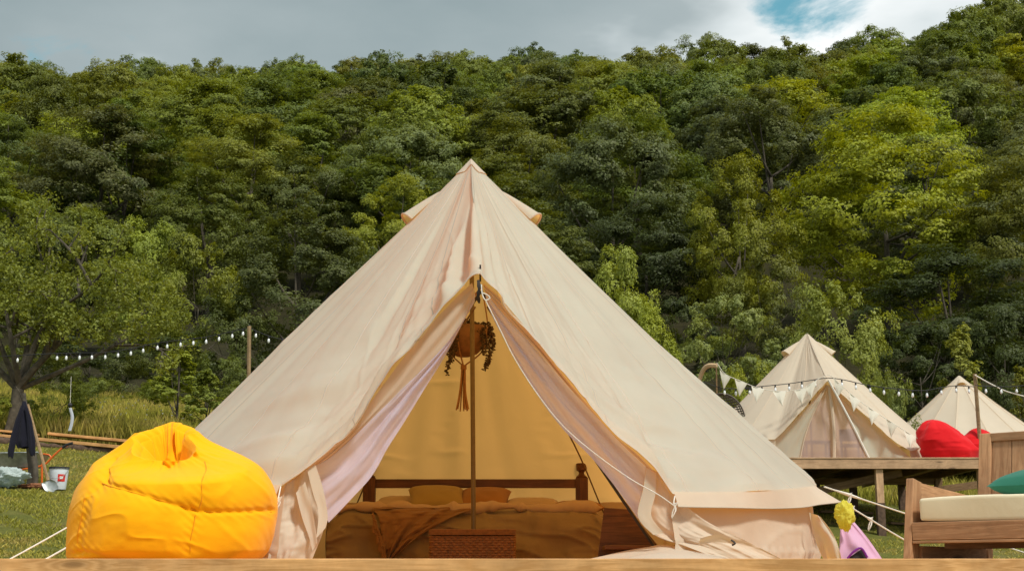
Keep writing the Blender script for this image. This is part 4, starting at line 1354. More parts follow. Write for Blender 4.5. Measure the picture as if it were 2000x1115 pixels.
P2, N2, tt2 = roof_surface(ap2, B2_, U2, 40, far_disp)
rf2 = grid_obj('roof', P2, M['canvas_far'], t2, WL[t2.name], wrap=True)
for uu in list(np.arange(1.1, 6.0, 0.33)) + [0.5, 6.5]:
    i = int(np.argmin(np.abs(U2 - uu)))
    ribbon('seam', P2[i, 2:], N2[i, 2:], 0.03, 0.006, M['canvas_far'], rf2)
for ang in (-10, 190):
    i = int(np.argmin(np.abs(a2 - R_(ang))))
    vent(t2, ap2, e2[i], 0.14, 0.07, 0.21, M['canvas_far'])
rows = []
for q in np.linspace(0, 1, 6):
    rr = np.hypot(e2[:, 0] - ap2[0], e2[:, 1] - ap2[1]) - 0.03 + 0.04 * q + 0.03 * vnoise(a2 * 8, np.full_like(a2, q), 36)
    rows.append(np.stack([ap2[0] + rr * np.cos(a2), ap2[1] + rr * np.sin(a2), e2[:, 2] * (1 - q) + (PZ + 0.004) * q], -1))
grid_obj('wall', np.stack(rows, 1), M['canvas_far'], t2, WL[t2.name])
ydd = yd2 + 0.15
for nm, A, Bq, mt_ in (
        ('door_flap', [(1613, 750, ydd), (1565, 808, ydd), (1512, 862, ydd + .1), (1500, 905, ydd + .1)], [(1616, 752, ydd), (1592, 800, ydd), (1574, 850, ydd), (1562, 905, ydd)], 'canvas'),
        ('insect_mesh', [(1616, 752, ydd + .03), (1592, 800, ydd + .03), (1574, 850, ydd + .03), (1562, 905, ydd + .03)], [(1619, 752, ydd + .03), (1626, 800, ydd + .03), (1628, 850, ydd + .03), (1628, 905, ydd + .03)], 'mesh_far'),
        ('insect_mesh', [(1619, 752, ydd + .03), (1626, 800, ydd + .03), (1628, 850, ydd + .03), (1628, 905, ydd + .03)], [(1622, 752, ydd + .03), (1648, 800, ydd + .03), (1676, 850, ydd + .03), (1702, 905, ydd + .03)], 'mesh_far'),
        ('door_flap', [(1622, 752, ydd), (1648, 800, ydd), (1676, 850, ydd), (1702, 905, ydd)], [(1625, 752, ydd), (1682, 806, ydd), (1740, 858, ydd + .1), (1790, 905, ydd + .2)], 'canvas')):
    sheet(nm, A, Bq, 14, M[mt_], t2, 0.05, 2, 40, n=40)
for A, w in (([(1618, 752), (1625, 800), (1629, 850), (1629, 905)], 0.035), ([(1616, 752), (1592, 800), (1573, 850), (1561, 905)], 0.012)):
    tube_on(polyline([at(px_, py_, ydd - .02) for px_, py_ in A], 20), w, 'door_strip', M['canvas_far'], t2)
tube_on(polyline([at(1618, 742, ydd - .3), at(1660, 820, ydd - .3), at(1700, 900, ydd - .3)], 12), 0.022, 'awning_pole', M['rope'], t2)
tube_on([np.array([ap2[0], ap2[1], PZ]), ap2 - [0, 0, .05]], 0.022, 'centre_pole', M['steel'], t2)
# table and chair seen through the mesh
tbl = thing('small_table', (at(1595, 900, 30.2)[0], 30.2, PZ), 'dark small table seen through the left mesh panel of the middle tent', 'table')
x0 = WL[tbl.name][0]
MB().box((x0, 30.2, PZ + 0.50), (0.55, 0.4, 0.04)).build('table_top', M['darkmetal'], tbl, smooth=False)
for dx in (-.24, .24):
    for dy in (-.16, .16):
        MB().box((x0 + dx, 30.2 + dy, PZ + 0.24), (0.04, 0.04, 0.48)).build('leg', M['darkmetal'], tbl, smooth=False)
chr_ = thing('chair', (at(1665, 900, 30.3)[0], 30.3, PZ), 'dark chair seen through the right mesh panel of the middle tent', 'chair')
x0 = WL[chr_.name][0]
MB().box((x0, 30.3, PZ + 0.44), (0.42, 0.4, 0.04)).build('seat', M['darkmetal'], chr_, smooth=False)
MB().box((x0, 30.48, PZ + 0.68), (0.42, 0.03, 0.25)).build('backrest', M['darkmetal'], chr_, smooth=False)
for dx in (-.18, .18):
    for dy, hh in ((-.17, .42), (.17, .8)):
        MB().box((x0 + dx, 30.3 + dy, PZ + hh / 2), (0.04, 0.04, hh)).build('leg', M['darkmetal'], chr_, smooth=False)

# ---- third tent on its own low platform
Y3C = 45.0
ap3 = at(1873, 732, Y3C)
b3 = ap3[2] - 2.9
p3 = thing('raised_platform', (ap3[0], Y3C, gz(ap3[0], Y3C)), 'far wooden platform carrying the small right tent, mostly hidden', 'platform', 'platforms on posts')
board('fascia_board', (ap3[0] - 3, Y3C - 3, b3 - 0.12), (ap3[0] + 3, Y3C - 3, b3 - 0.12), 0.05, 0.2, M['pine_pink'], p3)
for i in range(30):
    board('deck_board', (ap3[0] - 3, Y3C - 2.9 + i * 0.2, b3 - 0.014), (ap3[0] + 3, Y3C - 2.9 + i * 0.2, b3 - 0.014), 0.194, 0.027, M['pine_pink'], p3)
for dx in (-2.8, 0, 2.8):
    for dy in (-2.8, 2.8):
        g0 = gz(ap3[0] + dx, Y3C + dy) - 0.2
        if b3 - 0.03 - g0 > 0.1:
            board('post', (ap3[0] + dx, Y3C + dy, g0), (ap3[0] + dx, Y3C + dy, b3 - 0.03), 0.14, 0.14, M['pine_pink'], p3, up=(0, 1, 0))
t3 = thing('bell_tent', (ap3[0], Y3C, b3), 'small distant cream bell tent half hidden behind the red bean bags', 'tent', 'bell tents')
a3 = np.linspace(0, 2 * math.pi, 160, endpoint=False)
sc = np.abs(np.sin(a3 * 8))
e3 = np.stack([ap3[0] + (2.75 - 0.09 * sc) * np.cos(a3), Y3C + (2.75 - 0.09 * sc) * np.sin(a3), b3 + 0.55 - 0.03 * sc], -1)
P3, N3, tt3 = roof_surface(ap3, e3, a3, 26, lambda u, t, P: 0.05 * vnoise(u * 5, t * 2, 37) * t, 0.06)
rf3 = grid_obj('roof', P3, M['canvas_far'], t3, WL[t3.name], wrap=True)
for i in range(0, 160, 10):
    ribbon('seam', P3[i, 2:], N3[i, 2:], 0.05, 0.01, M['canvas_far'], rf3)
grid_obj('wall', np.stack([e3 - [0, 0, 0.0], e3 * [1, 1, 0] + [0, 0, b3]], 1) , M['canvas_far'], t3, WL[t3.name], wrap=True)
i = int(np.argmin(np.abs(a3 - R_(262))))
vent(t3, ap3, e3[i], 0.13, 0.05, 0.16, M['canvas_far'])
tube_on([np.array([ap3[0], Y3C, b3]), ap3 - [0, 0, .05]], 0.022, 'centre_pole', M['steel'], t3)


def slouch_bag(loc, w, h, d, lean, mat, seed, label, rot=0.0):
    """teardrop bean bag slumped to one side"""
    n = 70
    u = np.linspace(0, 2 * math.pi, n, endpoint=False)
    v = np.linspace(0, 1, 44)
    U_, V_ = np.meshgrid(u, v, indexing='ij')
    pr = np.interp(V_, [0, 0.05, 0.25, 0.5, 0.75, 0.9, 0.97, 1.0], [0.0, 0.86, 1.0, 0.92, 0.66, 0.40, 0.22, 0.0])
    zz = np.interp(V_, [0, 0.05, 1.0], [0.0, 0.01, 1.0]) * h
    off = -lean * w * np.interp(V_, [0, 0.3, 0.7, 1], [0, 0.05, 0.55, 0.8])
    dd = 1 + 0.05 * ridge(U_ * 2.0, V_ * 5, seed + 6) + 0.16 * vnoise(np.cos(U_) * 1.8 + 4, np.sin(U_) * 1.8 + V_ * 3, seed) + 0.10 * sstep(0.5, 0.9, V_) * vnoise(U_ * 4, V_ * 2, seed + 1) + 0.03 * vnoise(U_ * 6, V_ * 9, seed + 2)
    x_ = off + np.cos(U_) * pr * w / 2 * dd
    y_ = np.sin(U_) * pr * d / 2 * dd
    c_, s__ = math.cos(rot), math.sin(rot)
    P = np.stack([x_ * c_ - y_ * s__, x_ * s__ + y_ * c_, zz * (1 - 0.08 * vnoise(U_ * 2, V_ * 3, seed + 4))], -1)
    o = grid_obj('bean_bag', P + np.array(loc), mat, None, loc, wrap=True)
    return tag(o, label, 'bean bag', 'bean bags')


slouch_bag((at(1858, 893, 28.75)[0], 28.75, PZ), 1.18, 0.82, 1.0, 0.36, M['red'], 111, 'larger red bean bag on the raised platform, left of the other red one')
slouch_bag((at(1930, 893, 29.5)[0] - 0.12, 29.5, PZ), 1.0, 0.72, 0.95, 0.1, M['red'], 121, 'red bean bag half hidden behind the sofa back')

# hanging egg chair, mostly behind the big tent
ye = 30.2
eg = thing('hanging_chair', (at(1400, 893, ye)[0], ye, PZ), 'wicker egg chair hanging from a pale curved stand behind the big tent', 'hanging chair')
arch = [at(1345, 905, ye + .5), at(1348, 850, ye + .5), at(1356, 780, ye + .4), at(1366, 742, ye + .3), at(1374, 722, ye + .2), at(1384, 714, ye + .1), at(1400, 714, ye)]
arch[0][2] = PZ
tube_on(polyline(arch, 40), 0.05, 'stand', M['pillow_w'], eg)
MB().lathe((at(1350, 890, ye)[0] + .2, ye + .3, PZ), [(0.0, 0.0), (0.55, 0.0), (0.55, 0.03), (0.0, 0.04)], 24).build('base', M['galv'], eg)
tube_on([at(1399, 716, ye), at(1400, 768, ye)], 0.016, 'chain', M['darkwood'], eg)
ec = at(1408, 768, ye)
egb = MB()
for i in range(15):
    a = i * math.pi / 14 - 0.15
    th_ = np.linspace(0.0, math.pi, 30)
    egb.tube(np.stack([ec[0] + 0.5 * np.sin(th_) * np.cos(a), ec[1] + 0.45 * np.sin(th_) * np.sin(a) * 1.0, ec[2] - 0.62 + 0.62 * np.cos(th_)], -1), 0.012, 5)
for k_ in range(24):
    z_ = 0.97 - k_ * 0.08
    rr = math.sqrt(max(0.02, 1 - z_ * z_))
    a = np.linspace(-0.15, math.pi - 0.0, 26)
    egb.tube(np.stack([ec[0] + 0.5 * rr * np.cos(a), ec[1] + 0.45 * rr * np.sin(a), np.full(26, ec[2] - 0.62 + 0.62 * z_)], -1), 0.014, 5)
egb.build('basket', M['wicker_grey'], eg)

# ------------------------------------------------------------------ string lights, bunting, poles
def string_light(name, pix_list, Y, label, bulbs, sag_px=4, r=0.032):
    pts = [at(px_, py_, Y if not callable(Y) else Y(px_)) for px_, py_ in pix_list]
    root = thing(name, pts[0], label, 'string lights', 'string lights')
    tube_on(polyline(pts, 90), 0.009, 'cable', M['rubber'], root)
    line_ = np.array(pix_list, float)
    for bx in bulbs:
        by = np.interp(bx, line_[:, 0], line_[:, 1])
        c = at(bx, by, Y if not callable(Y) else Y(bx)) - np.array([0, 0, 0.005])
        MB().lathe(c, [(0.0, 0.0), (0.016, 0.0), (0.018, -0.05), (0.0, -0.05)], 8).build('socket', M['rubber'], root)
        MB().lathe(c, [(0.012, -0.05), (r * 0.8, -0.07), (r, -0.095), (r * 0.85, -0.125), (r * 0.4, -0.142), (0.0, -0.146)], 10).build('bulb', M['bulb'], root)
    return root


YS = 29.0
wp = thing('light_pole', (at(489, 800, YS)[0], YS, gz(at(489, 800, YS)[0], YS)), 'slim pale wooden pole holding string lights left of the big tent', 'pole', 'poles for string lights')
tp_ = at(487, 637, YS)
tube_on([WL[wp.name] - [0, 0, .2], tp_], 0.042, 'shaft', M['pole'], wp)
MB().lathe(tp_, [(0.0, 0.03), (0.02, 0.025), (0.03, 0.0), (0.03, -0.03)], 8).build('cable_clip', M['rubber'], wp)
string_light('string_lights', [(-30, 697), (35, 694), (112, 690), (160, 689), (206, 688), (255, 681), (300, 671), (350, 664), (403, 658), (450, 648), (486, 640)], YS, 'string of white bulbs hanging from the left pole across the fruit tree',
             [35, 112, 130, 156, 180, 206, 231, 256, 280, 308, 327, 353, 378, 403, 428, 454, 475], r=0.026)
string_light('string_lights', [(488, 640), (500, 646), (525, 656), (552, 663), (600, 672), (680, 674)], YS, 'short string of bulbs between the left pole and the big tent', [500, 525, 552, 580, 610], r=0.026)
YL = 28.9
string_light('string_lights', [(1372, 745), (1405, 756), (1440, 759), (1490, 754), (1540, 749), (1580, 743), (1617, 738), (1650, 742), (1690, 751), (1730, 757), (1783, 762), (1810, 762), (1838, 757), (1867, 753), (1903, 755)], YL, 'string of bulbs crossing the middle tent towards the right pole',
             [1415, 1437, 1464, 1488, 1514, 1541, 1566, 1592, 1644, 1671, 1699, 1726, 1755, 1782, 1810, 1838, 1867, 1892], r=0.026)
string_light('string_lights', [(1904, 752), (1925, 754), (1955, 755), (1985, 754), (2040, 748)], YL, 'short string of bulbs running off right from the right pole', [1925, 1955, 1985, 2015], r=0.026)
rp = thing('light_pole', (at(1916, 880, 29.6)[0], 29.6, gz(at(1916, 880, 29.6)[0], 29.6)), 'thin weathered pole with a rope behind the red bean bags', 'pole', 'poles for string lights')
tube_on([at(1918, 900, 29.2) * [1, 1, 0] + [0, 0, gz(9.4, 29.2) - 0.1], at(1904, 730, 29.2)], 0.04, 'shaft', M['pole'], rp)
tube_on(polyline([at(1904, 732, 29.15), at(1940, 752, 29), at(1975, 767, 29), at(2050, 785, 29)], 20), 0.014, 'rope', M['rope'], rp)

bu = thing('bunting', at(1400, 716, 28.75), 'bunting of cream triangular flags draped over the middle tent', 'bunting')
fl_px = [(1400, 716, 0), (1416, 738, 1), (1447, 752, 1), (1480, 765, 1), (1522, 772, 1), (1564, 768, 1), (1584, 757, 1), (1617, 740, 0), (1638, 756, 1), (1669, 783, 1), (1705, 809, 1), (1741, 832, 1), (1777, 855, 1), (1800, 868, 0)]
pts = [at(px_, py_ - 8, 28.75) for px_, py_, f_ in fl_px]
tube_on(polyline(pts, 80), 0.007, 'cord', M['rope'], bu)
rg = random.Random(8)
for k_, (px_, py_, f_) in enumerate(fl_px):
    if not f_:
        continue
    c = at(px_, py_ - 8, 28.74)
    nx_, py2 = fl_px[k_ + 1][0], fl_px[k_ + 1][1]
    dv = at(nx_, py2 - 8, 28.74) - at(fl_px[k_ - 1][0], fl_px[k_ - 1][1] - 8, 28.74)
    dv = dv / np.linalg.norm(dv)
    w_ = 0.135
    ln = 0.31
    a_, b_ = c - dv * w_, c + dv * w_
    tip = c + np.array([rg.uniform(-.05, .05), rg.uniform(-.05, .05), -ln])
    q = np.linspace(0, 1, 6)
    G = np.zeros((6, 6, 3))
    for i in range(6):
        tp2 = a_ * (1 - q[i]) + b_ * q[i]
        for j in range(6):
            G[i, j] = tp2 * (1 - q[j]) + tip * q[j] + [0, 0.02 * math.sin(q[j] * 3 + i), 0]
    grid_obj('flag', G, M['flag'], bu, WL[bu.name])

# ------------------------------------------------------------------ work things on the grass at the left
YK = 24.0
def gpt(px_, Y):
    x_ = at(px_, 940, Y)[0]
    return np.array([x_, Y, gz(x_, Y)])


bk = gpt(114, YK)
bu2 = thing('bucket', bk, 'white plastic bucket with a red label on the grass', 'bucket')
MB().lathe(bk, [(0.0, 0.0), (0.125, 0.0), (0.13, 0.01), (0.158, 0.34), (0.168, 0.345), (0.168, 0.37), (0.155, 0.37), (0.15, 0.34), (0.12, 0.03), (0.0, 0.03)], 28).build('body', M['bucket'], bu2)
MB().lathe(bk + [0, 0, 0.358], [(0.165, -0.02), (0.172, 0.0), (0.168, 0.016), (0.155, 0.014)], 28).build('dark_rim', M['rubber'], bu2)
lab = MB()
aa = np.linspace(R_(-78), R_(-28), 10)
for z0_, z1_, mt_ in ((0.13, 0.25, 'redlabel'),):
    r0, r1 = 0.1408, 0.1498
    G = np.stack([np.stack([bk[0] + (r0 + .003) * np.cos(aa), bk[1] + (r0 + .003) * np.sin(aa), np.full(10, bk[2] + z0_)], -1), np.stack([bk[0] + (r1 + .003) * np.cos(aa), bk[1] + (r1 + .003) * np.sin(aa), np.full(10, bk[2] + z1_)], -1)], 1)
    lb_ = grid_obj('label', G, M['redlabel'], bu2, WL[bu2.name])
    aa2 = np.linspace(R_(-66), R_(-44), 6)
    G = np.stack([np.stack([bk[0] + .149 * np.cos(aa2), bk[1] + .149 * np.sin(aa2), np.full(6, bk[2] + .17)], -1), np.stack([bk[0] + .153 * np.cos(aa2), bk[1] + .153 * np.sin(aa2), np.full(6, bk[2] + .215)], -1)], 1)
    grid_obj('label_print', G, M['white'], lb_, WL[bu2.name])
tube_on(polyline([bk + [-.165, -.02, .33], bk + [-.12, -.16, .22], bk + [0.0, -.2, .17], bk + [.12, -.14, .22], bk + [.165, -.02, .33]], 24), 0.004, 'handle', M['galv'], bu2)

# bare trunk with a jacket on it
st = gpt(63, YK + 0.2)
sk = thing('dead_trunk', st, 'bare grey tree trunk with a dark jacket hung on it', 'tree trunk')
tt = at(46, 768, YK + 0.3)
MB().tube(polyline([st - [0, 0, .1], st + [0.0, 0, 0.3], (st + tt) / 2 + [.02, 0, 0], tt], 16), np.linspace(0.10, 0.035, 16) * (1 + 0.2 * vnoise(np.arange(16) * .7, np.zeros(16), 5)), 10).build('trunk', M['bark'], sk)
tube_on(polyline([tt - [0, 0, .12], tt + [-.05, -.08, .02], tt + [-.1, -.1, .1]], 6), [.02, .016, .012, .01, .009, .006], 'stub', M['bark'], sk)
jk = thing('jacket', at(46, 786, YK + 0.05), 'dark navy jacket hanging from the bare trunk', 'jacket')


def garment(secs, name, seed, Yj):
    """loft of pixel sections (left x, right x, y) with folds"""
    n = 60
    ang = np.linspace(0, 2 * math.pi, n, endpoint=False)
    ys_ = np.linspace(secs[0][2], secs[-1][2], 30)
    G = np.zeros((n, 30, 3))
    for j, yy in enumerate(ys_):
        l_ = np.interp(yy, [s_[2] for s_ in secs], [s_[0] for s_ in secs])
        r_ = np.interp(yy, [s_[2] for s_ in secs], [s_[1] for s_ in secs])
        a_, b_ = at(l_, yy, Yj), at(r_, yy, Yj)
        w_ = (b_[0] - a_[0]) / 2
        f_ = 1 + 0.35 * vnoise(ang * 2.2 + 0.03 * j, np.full(n, j * 0.05), seed) + 0.16 * np.sin(ang * 7 + 0.05 * j)
        G[:, j] = np.stack([(a_[0] + b_[0]) / 2 + w_ * np.cos(ang) * (0.9 + .1 * f_), Yj + w_ * 0.55 * np.sin(ang) * f_, np.full(n, a_[2]) + 0.015 * np.sin(ang * 3 + seed) * (j > 25)], -1)
    return grid_obj(name, G, M['jacket'], jk, WL[jk.name], wrap=True)


garment([(44, 50, 783), (40, 56, 800), (32, 62, 830), (29, 66, 862), (34, 64, 874)], 'body', 131, YK - 0.02)
garment([(41, 47, 792), (30, 42, 820), (20, 33, 855), (15, 28, 880), (17, 26, 893)], 'sleeve', 133, YK - 0.08)
garment([(48, 54, 795), (52, 62, 820), (55, 69, 860), (57, 69, 884), (60, 68, 889)], 'sleeve', 135, YK - 0.10)

sh = thing('shovel', gpt(100, YK - 0.25), 'shovel with a long pale handle leaning beside the bucket', 'shovel')
h0, h1 = at(54, 790, YK + 0.1), at(94, 938, YK - 0.3)
tube_on([h0, h1], 0.026, 'handle', M['pole'], sh)
bd = MB()
n = 8
b_end = gpt(106, YK - 0.35) + [0, 0, 0.005]
dirb = (b_end - h1)
q = np.linspace(0, 1, n)
G = np.zeros((n, 7, 3))
for i in range(n):
    w_ = 0.115 * min(1, 0.35 + q[i] * 4) * (1 if q[i] < .7 else math.sqrt(max(0.03, 1 - ((q[i] - .7) / .31) ** 2)))
    for j in range(7):
        t_ = j / 3.0 - 1
        G[i, j] = h1 + dirb * q[i] * 1.0 + np.array([w_ * t_, -0.03 * (t_ * t_), 0.02 * t_])
grid_obj('blade', G, M['galv'], sh, WL[sh.name])

wb0 = gpt(30, YK + 0.9)
wb = thing('wheelbarrow', wb0, 'grey steel wheelbarrow with orange frame behind the jacket', 'wheelbarrow')
YW2 = YK + 0.9


def wq(px_, py_, dy=0.0):
    return at(px_, py_, YW2 + dy)


# tray: open tapering pan
tray = MB()
tl, trr = wq(-22, 888), wq(86, 886)
bl, br = wq(5, 915), wq(72, 913)
d_ = 0.32
outer = [tl + [0, -d_, 0], trr + [0, -d_, 0], trr + [0, d_, 0], tl + [0, d_, 0]]
inner = [bl + [0, -d_ * .65, 0], br + [0, -d_ * .65, 0], br + [0, d_ * .65, 0], bl + [0, d_ * .65, 0]]
off_ = [p + np.array([0, 0, 0.012]) for p in inner]
tray.add(outer + inner, [(0, 1, 5, 4), (1, 2, 6, 5), (2, 3, 7, 6), (3, 0, 4, 7), (4, 5, 6, 7)])
tray.build('tray', M['galv'], wb, smooth=False)
tube_on(np.array(outer + [outer[0]]), 0.014, 'tray_rim', M['galv'], wb)
for dy in (-0.27, 0.27):
    tube_on(polyline([wq(-5, 925, dy), wq(40, 917, dy), wq(84, 908, dy), wq(104, 890, dy), wq(122, 874, dy), wq(132, 869, dy)], 24), 0.017, 'frame_tube', M['orange'], wb)
    tube_on(polyline([wq(122, 874, dy), wq(131, 868, dy), wq(142, 865, dy)], 8), 0.024, 'grip', M['rubber'], wb)
    lp0 = wq(82, 905, dy)
    lp1 = np.array([lp0[0] + .02, lp0[1], gz(lp0[0], lp0[1])])
    tube_on([lp0, lp1], 0.016, 'leg', M['orange'], wb)
    tube_on(polyline([wq(84, 886, dy), wq(96, 888, dy), wq(99, 893, dy)], 6), 0.015, 'bracket', M['orange'], wb)
wc = wq(-18, 925)
wc[2] = gz(wc[0], wc[1]) + 0.19
wh = MB()
a = np.linspace(0, 2 * math.pi, 25)
wh.tube(np.stack([wc[0] + .15 * np.cos(a), np.full(25, wc[1]), wc[2] + .15 * np.sin(a)], -1), 0.042, 10, False)
wh_o = wh.build('wheel', M['rubber'], wb)
MB().tube([wc - [0, .05, 0], wc + [0, .05, 0]], 0.09, 14).build('hub', M['orange'], wh_o)

sb = gpt(16, YK - 0.4)
crumple('plastic_sack', sb, 0.27, 0.2, 0.15, M['plasticbag'], 141, 'pale bluish plastic sack slumped on the grass under the wheelbarrow', 'sack', 0.5)
cl = gpt(74, YK - 0.1)
crumple('clay_heap', cl - [0, 0, .04], 0.30, 0.2, 0.05, M['clay'], 145, 'flat patch of reddish clay by the foot of the trunk', 'clay', 0.5)

# timber stacked behind
def px_board(a, b, Ya, Yb, w, h, label, k_):
    q0, q1 = at(*a, Ya), at(*b, Yb)
    q0[2] = gz(q0[0], q0[1]) + k_
    q1[2] = gz(q1[0], q1[1]) + k_
    return tag(board('timber_board', q0, q1, w, h, M['pine_edge'], None, bev=0.01), label, 'board', 'timber boards lying on the grass')


YT = 30.5
px_board((-60, 878), (118, 880), YT + .2, YT, 0.35, 0.06, 'lower timber board lying furthest left behind the jacket', 0.12)
px_board((-60, 866), (70, 870), YT + .7, YT + .6, 0.35, 0.05, 'upper timber board at the left edge behind the jacket', 0.17)
px_board((66, 874), (330, 880), YT, YT - .3, 0.25, 0.07, 'long pale timber beam on dark soil behind the wheelbarrow', 0.13)
px_board((100, 864), (360, 871), YT + .5, YT + .3, 0.5, 0.06, 'wide timber board lying above the long pale beam', 0.21)
n = 80
q = np.linspace(0, 1, n)
pxs = -60 + 420 * q
line_ = np.array([at(px_, 886, YT - 0.15) for px_ in pxs])
line_[:, 2] = ground_z(line_[:, 0], line_[:, 1]) + 0.02
so_ = MB().tube(line_, 0.075 + 0.09 * vnoise(q * 22, q * 0, 150) + 0.05 * vnoise(q * 60, q * 0, 151), 9).build('soil_ridge', M['soil'], None, (0, 0, 0))
tag(so_, 'ridge of dark turned soil in front of the timber boards', 'soil', kind='stuff')

# small feeder hanging from the fruit tree
fd = thing('hanging_ribbon', at(138, 792, 27.0), 'pale curled ribbon with a dark knob hanging below the fruit tree', 'ribbon')
MB().lathe(at(137, 791, 27.0), [(0.0, 0.045), (0.03, 0.035), (0.045, 0.0), (0.03, -0.035), (0.0, -0.045)], 12).build('knob', M['rubber'], fd)
tube_on([at(137, 790, 27.0), at(139, 735, 27.0)], 0.004, 'string', M['rope'], fd)
cv = polyline([at(137, 796, 27.0), at(141, 812, 27.0), at(140, 826, 27.0), at(136, 841, 27.0)], 20)
G = np.stack([cv - [0.03, 0, 0], cv + [0, -0.02, 0], cv + [0.03, 0, 0]], 1)
grid_obj('ribbon_strip', G, M['ribbon'], fd, WL[fd.name])

# ------------------------------------------------------------------ vegetation
def leaf_quads(pos, nrm, size, rng, aspect=0.55):
    n = len(pos)
    r = rng.normal(size=(n, 3))
    a = np.cross(nrm, r)
    a /= np.linalg.norm(a, axis=1)[:, None] + 1e-9
    b = np.cross(nrm, a)
    L_ = (size * rng.uniform(0.6, 1.25, n))[:, None]
    w_ = L_ * aspect * rng.uniform(0.8, 1.2, n)[:, None]
    bend = nrm * L_ * 0.12
    v = np.stack([pos - a * L_ * 0.5, pos + b * w_ * 0.5 - a * L_ * 0.05 + bend, pos + a * L_ * 0.5, pos - b * w_ * 0.5 - a * L_ * 0.05 + bend], 1)
    return v.reshape(-1, 3), np.arange(4 * n).reshape(n, 4)


def crown_points(rng, rx, rz, clumps, leaves, flat=0.7, crad=(0.20, 0.34), low=-0.92, profile='round', upb=0.35, jit=0.42, subs=10, spike=0.0):
    """leaf positions and normals: clumps of sub-clumps spread through the crown volume"""
    d = rng.normal(size=(clumps * 4, 3))
    d /= np.linalg.norm(d, axis=1)[:, None]
    d = d[d[:, 2] > low][:clumps]
    k = len(d)
    fr = rng.uniform(0.50, 0.90, k) ** 0.6
    c = d * fr[:, None] * np.array([rx, rx, rz])
    if profile == 'cone':
        h = (c[:, 2] + rz) / (2 * rz)
        c[:, :2] *= (1.25 - 0.95 * h)[:, None]
    elif profile == 'dome':
        h = (c[:, 2] + rz) / (2 * rz)
        c[:, :2] *= (0.80 + 0.35 * np.sin(h * math.pi))[:, None]
    cr = rx * rng.uniform(crad[0], crad[1], k)
    if spike > 0:
        c[:, 2] += spike * rz * rng.uniform(-0.3, 1, k) ** 3
    per = leaves // (k * subs)
    ci = np.repeat(np.arange(k), subs)
    sd = rng.normal(size=(k * subs, 3))
    sd[:, 2] += 0.35
    sd /= np.linalg.norm(sd, axis=1)[:, None]
    sc = c[ci] + sd * (cr[ci] * rng.uniform(0.55, 1.0, len(ci)))[:, None] * np.array([1, 1, flat])
    sr = cr[ci] * rng.uniform(0.28, 0.5, len(ci))
    li = np.repeat(np.arange(len(ci)), per)
    ld = rng.normal(size=(len(li), 3))
    ld[:, 2] += 0.2
    ld /= np.linalg.norm(ld, axis=1)[:, None]
    pos = sc[li] + ld * (sr[li] * rng.uniform(0.5, 1.1, len(li)))[:, None] * np.array([1, 1, flat])
    gd_ = pos / np.array([rx, rx, rz])
    gd_ /= np.linalg.norm(gd_, axis=1)[:, None] + 1e-9
    nrm = gd_ * 0.75 + sd[li] * 0.6 + ld * 0.45 + np.array([0, 0, upb]) + rng.normal(size=(len(li), 3)) * jit
    nrm /= np.linalg.norm(nrm, axis=1)[:, None] + 1e-9
    return pos, nrm, c


def limb_mesh(name, height_to, centres, r0, rng, lean=(0, 0), count=9):
    b = MB()
    top_ = np.array([lean[0], lean[1], height_to])
    q = np.linspace(0, 1, 10)[:, None]
    tr_ = np.array([0, 0, -0.3]) * (1 - q) + top_ * q + np.stack([0.12 * r0 * 6 * vnoise(q[:, 0] * 3, q[:, 0] * 0, 7), 0.12 * r0 * 6 * vnoise(q[:, 0] * 3, q[:, 0] * 0 + 4, 8), 0 * q[:, 0]], -1)
    b.tube(tr_, r0 * (1.15 - 0.75 * q[:, 0]), 8)
    idx = rng.permutation(len(centres))[:count]
    for i in idx:
        c = centres[i]
        s0 = tr_[rng.randint(4, 10)]
        md = s0 * 0.5 + c * 0.5 + np.array([0, 0, -0.08 * np.linalg.norm(c - s0)])
        b.tube(polyline([s0, md, c], 8), np.linspace(r0 * 0.42, r0 * 0.08, 8), 5)
    me = bpy.data.meshes.new(name)
    me.from_pydata(np.vstack(b.v).tolist(), [], b.f)
    me.polygons.foreach_set('use_smooth', np.ones(len(me.polygons), dtype=bool))
    me.materials.append(M['bark'])
    return me


def tree_proto(seed, H, rx, crown_base, clumps, leaves, leaf, mat='leaf', trunk=0.28, **kw):
    rng = np.random.RandomState(seed)
    rz = (H - crown_base) / 2
    cz = crown_base + rz
    pos, nrm, c = crown_points(rng, rx, rz, clumps, leaves, **kw)
    v, f = leaf_quads(pos, nrm, leaf, rng)
    v[:, 2] += cz
    me = mesh_np('crown', v, f)
    me.materials.append(M[mat])
    tm = limb_mesh('trunk', cz * 0.95, c + np.array([0, 0, cz]), trunk, rng)
    return me, tm, H, rx


def place_tree(name, proto, x, y, sx, sz, color, label, group, rot=0.0, z=None):
    me, tm, H, rx = proto
    z = gz(x, y) if z is None else z
    o = bpy.data.objects.new(name, None)
    o.empty_display_size = 0.3
    o.location = (x, y, z)
    o.rotation_euler = (0, 0, rot)
    o.scale = (sx, sx, sz)
    col.objects.link(o)
    tag(o, label, 'tree' if 'tree' in name or 'sapling' in name else 'bush', group)
    for nm, m_ in (('trunk', tm), ('crown', me)):
        ch = bpy.data.objects.new(nm, m_)
        ch.parent = o
        ch.color = (*color, 1)
        col.objects.link(ch)
    return o


